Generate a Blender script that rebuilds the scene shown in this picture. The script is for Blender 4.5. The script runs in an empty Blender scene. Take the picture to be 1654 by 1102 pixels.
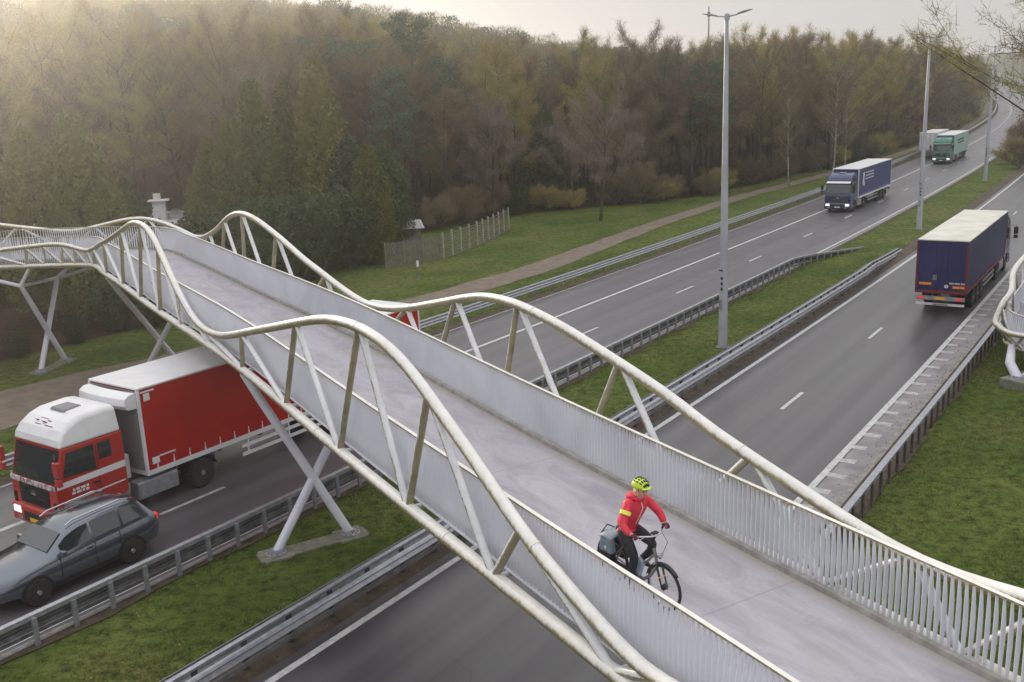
import bpy, bmesh, math, random
import numpy as np
from mathutils import Vector, Matrix
R = math.radians
random.seed(7)
RNG = np.random.default_rng(7)
sc = bpy.context.scene

# ---------------------------------------------------------------- camera
CAM_H = 12.3088
cam_d = bpy.data.cameras.new('camera')
cam = bpy.data.objects.new('camera', cam_d)
sc.collection.objects.link(cam)
_p, _r = 0.24356, -0.04112
_f = Vector((0, math.cos(_p), -math.sin(_p)))
_x = Vector((1, 0, 0))
_u = _x.cross(_f)
_x2 = _x * math.cos(_r) + _u * math.sin(_r)
_u2 = -_x * math.sin(_r) + _u * math.cos(_r)
_m = Matrix((_x2, _u2, -_f)).transposed().to_4x4()
_m.translation = Vector((0, 0, CAM_H))
cam.matrix_world = _m
cam_d.sensor_width = 36
cam_d.lens = 34.59
cam_d.clip_start = 0.3
cam_d.clip_end = 9000
sc.camera = cam
# ---------------------------------------------------------------- world, sun, exposure
SUN_EL, SUN_AZ = R(10), R(-31.5)          # azimuth from +Y, negative = to the left of the view
w = bpy.data.worlds.new('World')
sc.world = w
w.use_nodes = True
nt = w.node_tree
nt.nodes.clear()
out = nt.nodes.new('ShaderNodeOutputWorld')
bg = nt.nodes.new('ShaderNodeBackground')
sky = nt.nodes.new('ShaderNodeTexSky')
sky.sky_type = 'NISHITA'
sky.sun_disc = False
sky.sun_elevation = SUN_EL
sky.sun_rotation = SUN_AZ
sky.dust_density = 4.0
mul = nt.nodes.new('ShaderNodeMix'); mul.data_type = 'RGBA'; mul.blend_type = 'MIX'
mul.inputs[0].default_value = 0.93      # thin overcast: the grey veil over the clear sky
mul.inputs[7].default_value = (6.5, 6.45, 6.5, 1)
nt.links.new(sky.outputs[0], mul.inputs[6])
# an overcast sky is about twice as bright overhead as at the horizon
tcw = nt.nodes.new('ShaderNodeTexCoord'); spw = nt.nodes.new('ShaderNodeSeparateXYZ'); mrw = nt.nodes.new('ShaderNodeMapRange')
nt.links.new(tcw.outputs['Generated'], spw.inputs[0]); nt.links.new(spw.outputs[2], mrw.inputs[0])
mrw.inputs[1].default_value = 0.08; mrw.inputs[2].default_value = 0.9; mrw.inputs[3].default_value = 1.0; mrw.inputs[4].default_value = 2.3
vmw = nt.nodes.new('ShaderNodeVectorMath'); vmw.operation = 'SCALE'
nt.links.new(mul.outputs[2], vmw.inputs[0]); nt.links.new(mrw.outputs[0], vmw.inputs['Scale'])
nt.links.new(vmw.outputs[0], bg.inputs[0])
bg.inputs[1].default_value = 0.10
nt.links.new(bg.outputs[0], out.inputs[0])
sun_d = bpy.data.lights.new('sun', 'SUN')
sun = bpy.data.objects.new('sun', sun_d)
sc.collection.objects.link(sun)
sun_d.energy = 5.0
sun_d.angle = R(3)
sun_d.color = (1.0, 0.86, 0.66)
sd = Vector((math.sin(SUN_AZ) * math.cos(SUN_EL), math.cos(SUN_AZ) * math.cos(SUN_EL), math.sin(SUN_EL)))
sun.rotation_euler = sd.to_track_quat('Z', 'Y').to_euler()
sc.view_settings.view_transform = 'Standard'
sc.view_settings.look = 'None'
sc.view_settings.exposure = 0.0
sc.view_settings.gamma = 1.0
sc.render.use_motion_blur = False
cy = sc.cycles
cy.use_denoising = True
cy.sample_clamp_indirect = 2.0
cy.sample_clamp_direct = 12.0
cy.use_light_tree = False
cy.denoising_quality = 'HIGH'; cy.denoising_prefilter = 'NONE'
cy.max_bounces = 6
cy.diffuse_bounces = 3
cy.glossy_bounces = 3
cy.transparent_max_bounces = 8
cy.volume_bounces = 1
cy.caustics_reflective = False
cy.caustics_refractive = False

# ---------------------------------------------------------------- materials
def mat(name, col, rough=0.6, metal=0.0, spec=0.5, emit=None, estr=0.0, coat=0.0):
    m = bpy.data.materials.new(name)
    m.use_nodes = True
    b = m.node_tree.nodes['Principled BSDF']
    b.inputs['Base Color'].default_value = (*col, 1)
    b.inputs['Roughness'].default_value = rough
    b.inputs['Metallic'].default_value = metal
    b.inputs['Specular IOR Level'].default_value = spec
    b.inputs['Coat Weight'].default_value = coat
    if emit:
        b.inputs['Emission Color'].default_value = (*emit, 1)
        b.inputs['Emission Strength'].default_value = estr
    return m

class NG:
    """tiny node helper"""
    def __init__(s, m):
        s.m = m; s.t = m.node_tree; s.b = s.t.nodes['Principled BSDF']
    def n(s, k, **kw):
        x = s.t.nodes.new(k)
        for a, v in kw.items(): setattr(x, a, v)
        return x
    def l(s, a, b): s.t.links.new(a, b)
    def coord(s, kind='Object', scale=(1, 1, 1)):
        c = s.n('ShaderNodeTexCoord'); mp = s.n('ShaderNodeMapping')
        mp.inputs['Scale'].default_value = scale
        s.l(c.outputs[kind], mp.inputs[0]); return mp.outputs[0]
    def pos(s, scale=(1, 1, 1)):
        g = s.n('ShaderNodeNewGeometry'); mp = s.n('ShaderNodeMapping')
        mp.inputs['Scale'].default_value = scale
        s.l(g.outputs['Position'], mp.inputs[0]); return mp.outputs[0]
    def noise(s, vec, scale, detail=6, rough=0.6, dist=0.0):
        x = s.n('ShaderNodeTexNoise')
        x.inputs['Scale'].default_value = scale; x.inputs['Detail'].default_value = detail
        x.inputs['Roughness'].default_value = rough; x.inputs['Distortion'].default_value = dist
        if vec is not None: s.l(vec, x.inputs['Vector'])
        return x.outputs['Fac']
    def ramp(s, fac, stops):
        x = s.n('ShaderNodeValToRGB'); e = x.color_ramp.elements
        while len(e) < len(stops): e.new(0.5)
        for q, (p, c) in zip(e, stops):
            q.position = p; q.color = (*c, 1) if len(c) == 3 else c
        s.l(fac, x.inputs[0]); return x.outputs[0]
    def mix(s, fac, a, b, blend='MIX'):
        x = s.n('ShaderNodeMix'); x.data_type = 'RGBA'; x.blend_type = blend
        for v, i in ((fac, 0), (a, 6), (b, 7)):
            if isinstance(v, (int, float)): x.inputs[i].default_value = v
            elif isinstance(v, tuple): x.inputs[i].default_value = (*v, 1)
            else: s.l(v, x.inputs[i])
        return x.outputs[2]
    def math(s, op, a, b=0.0, clamp=False):
        x = s.n('ShaderNodeMath'); x.operation = op; x.use_clamp = clamp
        for v, i in ((a, 0), (b, 1)):
            if isinstance(v, (int, float)): x.inputs[i].default_value = v
            else: s.l(v, x.inputs[i])
        return x.outputs[0]
    def bump(s, h, strength=0.3, dist=0.02):
        x = s.n('ShaderNodeBump'); x.inputs['Strength'].default_value = strength
        x.inputs['Distance'].default_value = dist
        s.l(h, x.inputs['Height']); s.l(x.outputs[0], s.b.inputs['Normal'])
    def base(s, c): s.l(c, s.b.inputs['Base Color'])

def noisy(name, c1, c2, scale, rough=0.7, metal=0.0, bump=0.0, detail=6, stretch=(1, 1, 1), lo=0.35, hi=0.65, spec=0.5):
    m = mat(name, c1, rough, metal, spec); g = NG(m)
    f = g.noise(g.pos(stretch), scale, detail)
    g.base(g.ramp(f, [(lo, c1), (hi, c2)]))
    if bump: g.bump(f, bump, 0.02)
    return m

def m_asphalt(name, c1, c2, r0=0.42):
    m = mat(name, c1, r0, spec=0.5); g = NG(m)
    uv = g.n('ShaderNodeUVMap').outputs[0]
    mp = g.n('ShaderNodeMapping'); mp.inputs['Scale'].default_value = (0.9, 0.012, 1); g.l(uv, mp.inputs[0])
    streak = g.noise(mp.outputs[0], 1.6, 3, 0.5)
    grain = g.noise(g.pos(), 34, 3, 0.8)
    patch = g.noise(g.pos(), 0.35, 4, 0.55)
    c = g.ramp(streak, [(0.34, c1), (0.66, c2)])
    c = g.mix(g.ramp(grain, [(0.3, (0.55,) * 3), (0.75, (1.25,) * 3)]), (0, 0, 0), c)
    x = g.n('ShaderNodeMix'); x.data_type = 'RGBA'; x.blend_type = 'MULTIPLY'; x.inputs[0].default_value = 1
    g.l(g.ramp(grain, [(0.3, (0.72,) * 3), (0.75, (1.2,) * 3)]), x.inputs[6])
    g.l(g.ramp(streak, [(0.34, c1), (0.66, c2)]), x.inputs[7])
    c2_ = g.mix(0.35, x.outputs[2], g.ramp(patch, [(0.35, c1), (0.65, c2)]))
    crk = g.n('ShaderNodeTexVoronoi'); crk.feature = 'DISTANCE_TO_EDGE'; crk.inputs['Scale'].default_value = .16
    wv = g.n('ShaderNodeVectorMath'); wv.operation = 'ADD'; g.l(g.pos(), wv.inputs[0]); nz = g.n('ShaderNodeTexNoise'); nz.inputs['Scale'].default_value = 1.2; g.l(g.pos(), nz.inputs['Vector']); g.l(nz.outputs['Color'], wv.inputs[1]); g.l(wv.outputs[0], crk.inputs['Vector'])
    cm_ = g.ramp(crk.outputs['Distance'], [(.0, (.35,) * 3), (.002, (0,) * 3)])
    c2_ = g.mix(g.math('MULTIPLY', cm_, g.ramp(patch, [(.52, (0,) * 3), (.6, (1,) * 3)])), c2_, (.03, .03, .032))
    uvs_ = g.n('ShaderNodeSeparateXYZ'); g.l(uv, uvs_.inputs[0])
    seam = g.math('ABSOLUTE', g.math('ADD', uvs_.outputs[0], 9.75 if 'left' in name else -3.05))
    c2_ = g.mix(g.ramp(seam, [(.0, (.45,) * 3), (.03, (0,) * 3)]), c2_, (.035, .034, .036))
    # wheel tracks polished a little lighter, joints between slabs of surfacing
    wt = g.math('ABSOLUTE', g.math('SUBTRACT', g.math('ABSOLUTE', g.math('SUBTRACT', g.math('FRACT', g.math('DIVIDE', g.math('ADD', uvs_.outputs[0], 10.02 if 'left' in name else 0.0), 3.4)), .5)), .26))
    c2_ = g.mix(g.ramp(wt, [(.0, (.28,) * 3), (.16, (0,) * 3)]), c2_, tuple(v * 1.25 for v in c2))
    g.base(c2_)
    g.l(g.ramp(patch, [(0.3, (r0 - .03,) * 3), (0.7, (r0 + .04,) * 3)]), g.b.inputs['Roughness'])
    g.bump(grain, 0.12, 0.004)
    return m

def m_grass(name, dark, mid, dry):
    m = mat(name, mid, 0.9, spec=0.15); g = NG(m)
    big = g.noise(g.pos(), 0.22, 5, 0.6, 0.4)
    sm = g.noise(g.pos(), 3.2, 8, 0.72)
    fine = g.noise(g.pos(), 22, 3, 0.7)
    c = g.ramp(big, [(0.30, dark), (0.5, mid), (0.70, dry)])
    c = g.mix(g.ramp(sm, [(0.36, (1,) * 3), (0.55, (0,) * 3)]), c, tuple(v * .45 for v in dark))
    c = g.mix(g.ramp(fine, [(0.45, (0,) * 3), (0.72, (.45,) * 3)]), c, tuple(v * 1.5 for v in dry))
    g.base(c); g.bump(sm, 0.9, 0.12)
    return m

def m_paint_dirty(name, top, dirt, lo=-0.05, hi=0.32, rough=0.42):
    """white paint whose lower sides carry yellow-green algae with ragged drips"""
    m = mat(name, top, rough); g = NG(m)
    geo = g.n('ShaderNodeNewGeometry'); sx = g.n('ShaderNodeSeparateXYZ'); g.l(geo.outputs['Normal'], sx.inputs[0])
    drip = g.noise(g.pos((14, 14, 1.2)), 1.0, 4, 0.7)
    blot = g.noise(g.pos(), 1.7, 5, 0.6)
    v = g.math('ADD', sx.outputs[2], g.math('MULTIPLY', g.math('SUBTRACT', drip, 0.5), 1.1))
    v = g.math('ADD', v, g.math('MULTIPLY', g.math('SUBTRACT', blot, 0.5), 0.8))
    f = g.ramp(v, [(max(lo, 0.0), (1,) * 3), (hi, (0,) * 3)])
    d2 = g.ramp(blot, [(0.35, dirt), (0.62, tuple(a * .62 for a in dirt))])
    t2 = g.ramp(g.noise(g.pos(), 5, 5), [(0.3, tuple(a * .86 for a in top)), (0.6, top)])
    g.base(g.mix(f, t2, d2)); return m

M = {}
M['asph_l'] = m_asphalt('asphalt_left', (.085, .080, .090), (.130, .126, .136), .37)
M['asph_r'] = m_asphalt('asphalt_right', (.052, .047, .056), (.108, .106, .110), .35)
M['mark'] = noisy('road_paint', (.62, .62, .62), (.42, .42, .42), 6, .55)
M['kerb'] = noisy('kerb_concrete', (.20, .19, .18), (.32, .31, .30), 4, .8, bump=.3)
M['grass'] = m_grass('grass', (.030, .048, .010), (.062, .088, .018), (.105, .115, .032))
M['path'] = noisy('path_tarmac', (.145, .108, .080), (.205, .165, .130), 1.2, .8, bump=.2)
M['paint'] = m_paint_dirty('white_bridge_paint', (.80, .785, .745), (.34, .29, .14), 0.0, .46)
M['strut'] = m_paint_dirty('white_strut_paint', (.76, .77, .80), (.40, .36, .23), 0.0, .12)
M['fin'] = noisy('white_rail_paint', (.72, .735, .80), (.80, .81, .87), 0.6, .5)
M['leg'] = noisy('pier_paint', (.60, .60, .70), (.70, .70, .78), 1.2, .5)
M['steel'] = noisy('galvanised_steel', (.30, .31, .35), (.42, .43, .47), 5, .42, .55)
M['steel_d'] = noisy('dull_steel', (.12, .12, .13), (.22, .22, .23), 4, .55, .4)
M['post_rust'] = noisy('tarnished_post', (.050, .042, .040), (.11, .095, .09), 3, .8)
M['conc'] = noisy('mossy_concrete', (.13, .14, .09), (.24, .23, .19), 5, .85, bump=.4)
M['lamp'] = noisy('lamp_post_paint', (.40, .42, .48), (.52, .53, .58), .8, .4, .2)
M['black'] = mat('black_plastic', (.012, .012, .013), .5)
M['rubber'] = noisy('tyre_rubber', (.015, .015, .016), (.035, .034, .033), 12, .85)
M['chrome'] = mat('bright_metal', (.6, .6, .62), .25, .9)
M['glass'] = mat('dark_glass', (.02, .03, .035), .06, 0, .8, coat=.5)
M['white'] = noisy('white_panel', (.70, .70, .72), (.80, .80, .82), 1.1, .35)
M['cream'] = noisy('cream_roof_sheet', (.58, .56, .48), (.74, .72, .64), .7, .55)
M['red'] = mat('red_cab_paint', (.42, .025, .02), .28, 0, .5, coat=.4)
M['redcurtain'] = noisy('red_curtain', (.38, .010, .008), (.45, .014, .010), .9, .6, spec=.12)
M['navy'] = noisy('navy_curtain', (.016, .019, .085), (.026, .030, .125), .8, .45)
M['navycab'] = mat('navy_cab_paint', (.02, .03, .12), .25, 0, .5, coat=.5)
M['greencab'] = mat('green_cab_paint', (.02, .16, .12), .25, 0, .5, coat=.5)
M['greenlt'] = mat('pale_green_panel', (.42, .56, .52), .45)
M['darkred'] = mat('dark_red_trim', (.16, .02, .03), .5)
M['head'] = mat('headlight', (.9, .9, .9), .1, emit=(1, .97, .9), estr=.7)
M['tail'] = mat('tail_lamp', (.6, .02, .01), .3, emit=(1, .05, .02), estr=.5)
M['orange'] = mat('orange_marker', (.95, .30, .03), .4)
M['yellow'] = mat('yellow_plate', (.85, .50, .02), .5)
M['plate'] = mat('white_plate', (.7, .7, .7), .5)
M['grey'] = mat('mid_grey', (.20, .20, .21), .5)
M['suv'] = mat('dark_grey_car_paint', (.13, .15, .18), .20, .80, .8, coat=.8)

for k_ in ('head', 'tail'): M[k_].cycles.emission_sampling = 'NONE'
# ---------------------------------------------------------------- mesh builder
def link(o, parent=None):
    sc.collection.objects.link(o)
    if parent is not None: o.parent = parent
    return o

class MB:
    def __init__(s): s.v = []; s.f = []; s.m = []; s.uv = {}
    def add(s, vs, fs, mi=0):
        b = len(s.v); s.v.extend([tuple(x) for x in vs])
        for f in fs: s.f.append(tuple(i + b for i in f)); s.m.append(mi)
        return s
    def box(s, c, d, mi=0, rot=None, top=None):
        """c centre, d full size, rot Matrix 3x3, top (sx,sy) shrink of the upper face"""
        x, y, z = d[0] / 2, d[1] / 2, d[2] / 2; tx, ty = top or (1, 1)
        vs = [(-x, -y, -z), (x, -y, -z), (x, y, -z), (-x, y, -z), (-x * tx, -y * ty, z), (x * tx, -y * ty, z), (x * tx, y * ty, z), (-x * tx, y * ty, z)]
        vs = [Vector(q) for q in vs]
        if rot is not None: vs = [rot @ q for q in vs]
        vs = [q + Vector(c) for q in vs]
        return s.add(vs, [(0, 3, 2, 1), (4, 5, 6, 7), (0, 1, 5, 4), (1, 2, 6, 5), (2, 3, 7, 6), (3, 0, 4, 7)], mi)
    def tube(s, pts, r, n=10, mi=0, caps=True, up=(0, 0, 1)):
        pts = [Vector(p) for p in pts]; k = len(pts)
        rr = list(r) if hasattr(r, '__len__') else [r] * k
        vs = []; pu = Vector(up)
        for i, p in enumerate(pts):
            t = (pts[min(i + 1, k - 1)] - pts[max(i - 1, 0)]).normalized()
            a = t.cross(pu)
            if a.length < 1e-4: a = t.cross(Vector((1, 0, 0)))
            a.normalize(); b = a.cross(t).normalized(); pu = b
            for j in range(n):
                q = 2 * math.pi * j / n
                vs.append(p + (a * math.cos(q) + b * math.sin(q)) * rr[i])
        fs = [(i * n + j, i * n + (j + 1) % n, (i + 1) * n + (j + 1) % n, (i + 1) * n + j) for i in range(k - 1) for j in range(n)]
        if caps: fs += [tuple(range(n - 1, -1, -1)), tuple((k - 1) * n + j for j in range(n))]
        return s.add(vs, fs, mi)
    def lathe(s, prof, c, axis='Z', n=20, mi=0):
        """prof [(radius, along)], closed by caps"""
        vs = []
        for r_, h in prof:
            for j in range(n):
                q = 2 * math.pi * j / n; a, b = r_ * math.cos(q), r_ * math.sin(q)
                v = {'Z': (a, b, h), 'X': (h, a, b), 'Y': (b, h, a)}[axis]
                vs.append(Vector(v) + Vector(c))
        k = len(prof)
        fs = [(i * n + j, i * n + (j + 1) % n, (i + 1) * n + (j + 1) % n, (i + 1) * n + j) for i in range(k - 1) for j in range(n)]
        fs += [tuple(range(n - 1, -1, -1)), tuple((k - 1) * n + j for j in range(n))]
        return s.add(vs, fs, mi)
    def prism(s, poly, x0, x1, mi=0, axis='X', caps=True):
        """closed 2D polygon extruded along axis; poly in the two other axes"""
        def mk(a, b, t): return {'X': (t, a, b), 'Y': (a, t, b), 'Z': (a, b, t)}[axis]
        n = len(poly)
        vs = [mk(a, b, x0) for a, b in poly] + [mk(a, b, x1) for a, b in poly]
        fs = [(i, (i + 1) % n, n + (i + 1) % n, n + i) for i in range(n)]
        if caps: fs += [tuple(range(n - 1, -1, -1)), tuple(range(n, 2 * n))]
        return s.add(vs, fs, mi)
    def grid(s, rows, mi=0, closed=False, uvs=None):
        """rows: list of equally long point lists"""
        m_ = len(rows[0]); b = len(s.v)
        for i, row in enumerate(rows):
            for j, q in enumerate(row):
                if uvs is not None: s.uv[len(s.v)] = uvs[i][j]
                s.v.append(tuple(q))
        for i in range(len(rows) - 1):
            for j in range(m_ - (0 if closed else 1)):
                s.f.append((b + i * m_ + j, b + i * m_ + (j + 1) % m_, b + (i + 1) * m_ + (j + 1) % m_, b + (i + 1) * m_ + j)); s.m.append(mi)
        return s
    def quad(s, a, b, c, d, mi=0): return s.add([a, b, c, d], [(0, 1, 2, 3)], mi)
    def build(s, name, mats, parent=None, smooth=False, world=False, bevel=0.0, seg=2, normals=True):
        vs = s.v
        if world and parent is not None:
            o = parent.location; vs = [(a - o.x, b - o.y, c - o.z) for a, b, c in vs]
        me = bpy.data.meshes.new(name)
        me.from_pydata(vs, [], s.f)
        if not isinstance(mats, (list, tuple)): mats = [mats]
        for m_ in mats: me.materials.append(M[m_] if isinstance(m_, str) else m_)
        me.polygons.foreach_set('material_index', s.m)
        if s.uv:
            l = me.uv_layers.new(name='UVMap')
            idx = np.zeros(len(me.loops), dtype=np.int32); me.loops.foreach_get('vertex_index', idx)
            arr = np.array([s.uv.get(int(i), (0, 0)) for i in range(len(s.v))], dtype=np.float32)
            l.data.foreach_set('uv', arr[idx].ravel())
        if normals:
            bm = bmesh.new(); bm.from_mesh(me); bmesh.ops.recalc_face_normals(bm, faces=bm.faces); bm.to_mesh(me); bm.free()
        if smooth:
            me.polygons.foreach_set('use_smooth', [True] * len(me.polygons))
            try: me.set_sharp_from_angle(angle=R(42))
            except Exception: pass
        o = bpy.data.objects.new(name, me); link(o, parent)
        if bevel:
            b = o.modifiers.new('bevel', 'BEVEL'); b.width = bevel; b.segments = seg; b.limit_method = 'ANGLE'; b.angle_limit = R(35)
        return o

def np_mesh(name, V, F, mats, mi=None):
    """fast mesh: V (n,3), F (m,k) all same size"""
    me = bpy.data.meshes.new(name); n, k = len(F), F.shape[1]
    me.vertices.add(len(V)); me.vertices.foreach_set('co', V.astype(np.float32).ravel())
    me.loops.add(n * k); me.loops.foreach_set('vertex_index', F.astype(np.int32).ravel())
    me.polygons.add(n); me.polygons.foreach_set('loop_start', np.arange(0, n * k, k, dtype=np.int32))
    try: me.polygons.foreach_set('loop_total', np.full(n, k, dtype=np.int32))
    except Exception: pass
    for m_ in mats: me.materials.append(m_)
    if mi is not None: me.polygons.foreach_set('material_index', mi.astype(np.int32))
    me.update(calc_edges=True); return me

def tag(o, label, cat, group=None):
    o['label'] = label; o['category'] = cat
    if group: o['group'] = group
    return o
def empty(name, loc, rz=0.0, label=None, cat=None, group=None):
    o = bpy.data.objects.new(name, None); o.location = loc; o.rotation_euler = (0, 0, rz); o.empty_display_size = .3
    sc.collection.objects.link(o)
    if label: tag(o, label, cat, group)
    return o
def struct(o): o['kind'] = 'structure'; return o
def stuff(o): o['kind'] = 'stuff'; return o
def copy_tree(o, parent=None):
    c = o.copy(); sc.collection.objects.link(c); c.parent = parent
    for ch in o.children: copy_tree(ch, c)
    return c

# ---------------------------------------------------------------- the motorway's line
TH, X0, S0, OFF0 = .608, 33.2076, 35.936, -48.83
_ss = np.arange(0, 3201, 2.)
_k = np.where(_ss[:-1] + 1 < S0, 0, np.where(_ss[:-1] < 215, .00036, np.where(_ss[:-1] < 430, .00056, .00005)))
_hd = np.concatenate([[0], np.cumsum(_k * 2)])
_hm = (_hd[1:] + _hd[:-1]) / 2
_lx = np.concatenate([[0], np.cumsum(-np.sin(_hm) * 2)]); _ly = np.concatenate([[0], np.cumsum(np.cos(_hm) * 2)])
_sl = np.interp(_ss, [0, 20.4, 300, 480, 1000, 1300, 3200], [0, 0, 2 * 1.866e-5 * 279.6, .022, .022, .003, 0])
_rz = np.concatenate([[0], np.cumsum(_sl[1:] + _sl[:-1])])
def rise(s): return np.interp(s, _ss, _rz)
def roadxy(s, off):
    s = np.asarray(s, float); off = np.asarray(off, float) + OFF0
    h = np.interp(s, _ss, _hd)
    x = np.interp(s, _ss, _lx) + off * np.cos(h) + X0
    y = np.interp(s, _ss, _ly) + np.minimum(s, 0) + off * np.sin(h)
    return x * math.cos(TH) + y * math.sin(TH), -x * math.sin(TH) + y * math.cos(TH)
def sstep(x, a, b):
    t = np.clip((x - a) / (b - a), 0, 1); return t * t * (3 - 2 * t)
def hill(s, off):
    s = np.asarray(s, float); off = np.asarray(off, float)
    a = 23 * sstep(-off, 42, 190) * (1 - .62 * sstep(s, 150, 420)) * sstep(s, -120, 10)
    a = a + 1.2 * np.sin(s * .021 + off * .013) * sstep(-off, 60, 110)
    b = 5.0 * sstep(off, 14, 90) * sstep(s, 90, 260)
    return a + b
def gz(s, off): return rise(s) + hill(s, off)
def P(s, off, z=0.0):
    x, y = roadxy(s, off); return Vector((float(x), float(y), float(gz(s, off)) + z))
def heading(s):
    a = Vector(roadxy(s + 1, 0)) - Vector(roadxy(s - 1, 0)); return math.atan2(a.y, a.x) - math.pi / 2

def srange(a, b):
    out_ = [a]
    while out_[-1] < b:
        q = out_[-1]; out_.append(min(b, q + (1.5 if q < 60 else 3 if q < 150 else 8 if q < 500 else 25)))
    return out_
def ribbon(mb, s0, s1, oa, ob, z, mi=0, nx=1):
    rows, uvs = [], []
    fa = oa if callable(oa) else (lambda s: oa); fb = ob if callable(ob) else (lambda s: ob)
    for s in srange(s0, s1):
        rows.append([P(s, fa(s) + (fb(s) - fa(s)) * j / nx, z) for j in range(nx + 1)])
        uvs.append([(fa(s) + (fb(s) - fa(s)) * j / nx, s) for j in range(nx + 1)])
    mb.grid(rows, mi, uvs=uvs)

# ---------------------------------------------------------------- ground
def build_ground():
    sl = np.unique(np.concatenate([np.arange(-160, 0, 12), np.arange(0, 130, 4), np.arange(130, 520, 10), np.arange(520, 3000, 60)])).astype(float)
    ol = np.unique(np.concatenate([-np.geomspace(60, 1400, 26), np.arange(-60, 30, 3), np.geomspace(30, 900, 16)])).astype(float)
    S, O = np.meshgrid(sl, ol, indexing='ij')
    X, Y = roadxy(S, O); Z = gz(S, O)
    bumpz = (np.sin(X * 1.3 + Y * .7) * np.sin(Y * .9 - X * .4)) * .03
    offroad = ((O < -28) | (O > 11))
    Z = Z + np.where(offroad, bumpz, 0)
    V = np.stack([X.ravel(), Y.ravel(), Z.ravel()], 1)
    n, m_ = S.shape; i = np.arange(n - 1)[:, None] * m_ + np.arange(m_ - 1)[None]
    i = i.ravel(); F = np.stack([i, i + m_, i + m_ + 1, i + 1], 1)
    me = np_mesh('ground', V, F, [M['ground']])
    a = me.attributes.new('forest', 'FLOAT', 'POINT')
    fm = sstep(-O + edge_np(S), 0, 3.0)
    fm = np.maximum(fm, sstep(O, 26, 34) * (S > 60))
    a.data.foreach_set('value', fm.ravel().astype(np.float32))
    o = bpy.data.objects.new('ground', me); link(o); struct(o)
    me.polygons.foreach_set('use_smooth', [True] * len(me.polygons))
EDGE = [(-160, -36), (10, -36), (24, -33.5), (40, -33), (52, -35), (62, -40), (78, -44), (92, -40), (105, -31), (118, -28.5), (140, -26.5), (165, -24), (200, -22.5), (300, -21.5), (3000, -22)]
def edge_np(s): return np.interp(s, [e[0] for e in EDGE], [e[1] for e in EDGE])
m = mat('ground_cover', (.06, .08, .02), .95, spec=.1); g = NG(m)
big = g.noise(g.pos(), .18, 5, .6, .5); sm = g.noise(g.pos(), 2.6, 8, .75); fine = g.noise(g.pos(), 19, 3, .7)
c = g.ramp(big, [(.30, (.050, .088, .015)), (.46, (.092, .140, .027)), (.60, (.140, .168, .042)), (.74, (.160, .135, .060))])
c = g.mix(g.ramp(sm, [(.36, (1,) * 3), (.56, (0,) * 3)]), c, (.020, .026, .008))
c = g.mix(g.ramp(fine, [(.45, (0,) * 3), (.75, (.5,) * 3)]), c, (.16, .17, .05))
at = g.n('ShaderNodeAttribute'); at.attribute_name = 'forest'
lit = g.ramp(g.noise(g.pos(), 1.4, 8, .75), [(.35, (.026, .017, .011)), (.6, (.058, .038, .024)), (.8, (.085, .060, .038))])
fm = g.ramp(g.math('ADD', at.outputs['Fac'], g.math('MULTIPLY', g.math('SUBTRACT', sm, .5), .8)), [(.35, (0,) * 3), (.62, (1,) * 3)])
g.base(g.mix(fm, c, lit)); g.bump(sm, .9, .12)
M['ground'] = m
build_ground()

# ---------------------------------------------------------------- carriageways, path, markings
mb = MB(); ribbon(mb, -60, 1300, -16.85, -6.35, .030, nx=6); struct(mb.build('motorway_left', 'asph_l', normals=False))
mb = MB(); ribbon(mb, -60, 1300, -.42, 7.75, .030, nx=6); struct(mb.build('motorway_right', 'asph_r', normals=False))
mb = MB()
for s0, s1, a, b in ((-60, 1300, -6.35, -6.15), (-60, 1300, -17.05, -16.85), (-60, 1300, 7.75, 7.95)):
    ribbon(mb, s0, s1, a, b, .045)
struct(mb.build('concrete_edge_strip', 'kerb', normals=False))
PC = [(-60, -26.5, 5.5), (10, -26.5, 6.5), (19, -26.3, 6.4), (25, -26.5, 4.2), (35, -24.8, 3.5), (48, -23.3, 3.0), (60, -23.1, 2.7), (85, -25.3, 2.1), (110, -25.8, 2.0), (135, -24.0, 1.8), (165, -21.8, 1.8), (230, -20.3, 1.8), (1200, -20.3, 1.8)]
pa = lambda s: float(np.interp(s, [q[0] for q in PC], [q[1] - q[2] / 2 for q in PC])) + .12 * math.sin(s * .9)
pb = lambda s: float(np.interp(s, [q[0] for q in PC], [q[1] + q[2] / 2 for q in PC])) + .10 * math.sin(s * 1.3 + 1)
mb = MB(); ribbon(mb, -60, 1200, pa, pb, .030, nx=3); struct(mb.build('cycle_path', 'path', normals=False))
M['soil'] = noisy('verge_soil', (.050, .038, .026), (.11, .085, .055), 2.5, .95, bump=.6)
wob = lambda o_, a_, f_: (lambda s: o_ + a_ * math.sin(s * f_) + a_ * .6 * math.sin(s * f_ * 2.7 + 1))
for nm, a_, b_, z_, m_ in (('soil_strip', wob(-1.5, .12, .9), -.42, .034, 'soil'), ('soil_strip', 7.95, wob(8.75, .10, .8), .040, 'soil'), ('soil_strip', -6.15, wob(-5.85, .12, 1.1), .036, 'soil'), ('soil_strip', wob(-17.75, .15, .7), -17.05, .036, 'soil'), ('shoulder_apron', 6.90, wob(7.80, .04, 1.2), .0335, 'apron')):
    if m_ == 'apron': M['apron'] = noisy('worn_apron', (.19, .17, .18), (.30, .28, .29), 1.1, .6, bump=.2, stretch=(1, 1, 1))
    mb = MB(); ribbon(mb, -40, 400 if m_ == 'soil' else 700, a_, b_, z_, nx=2); struct(mb.build(nm, m_, normals=False))
mb = MB(); Zm = .038
ribbon(mb, -60, 1300, -6.70, -6.51, Zm); ribbon(mb, -60, 1300, -13.55, -13.33, Zm)
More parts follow.
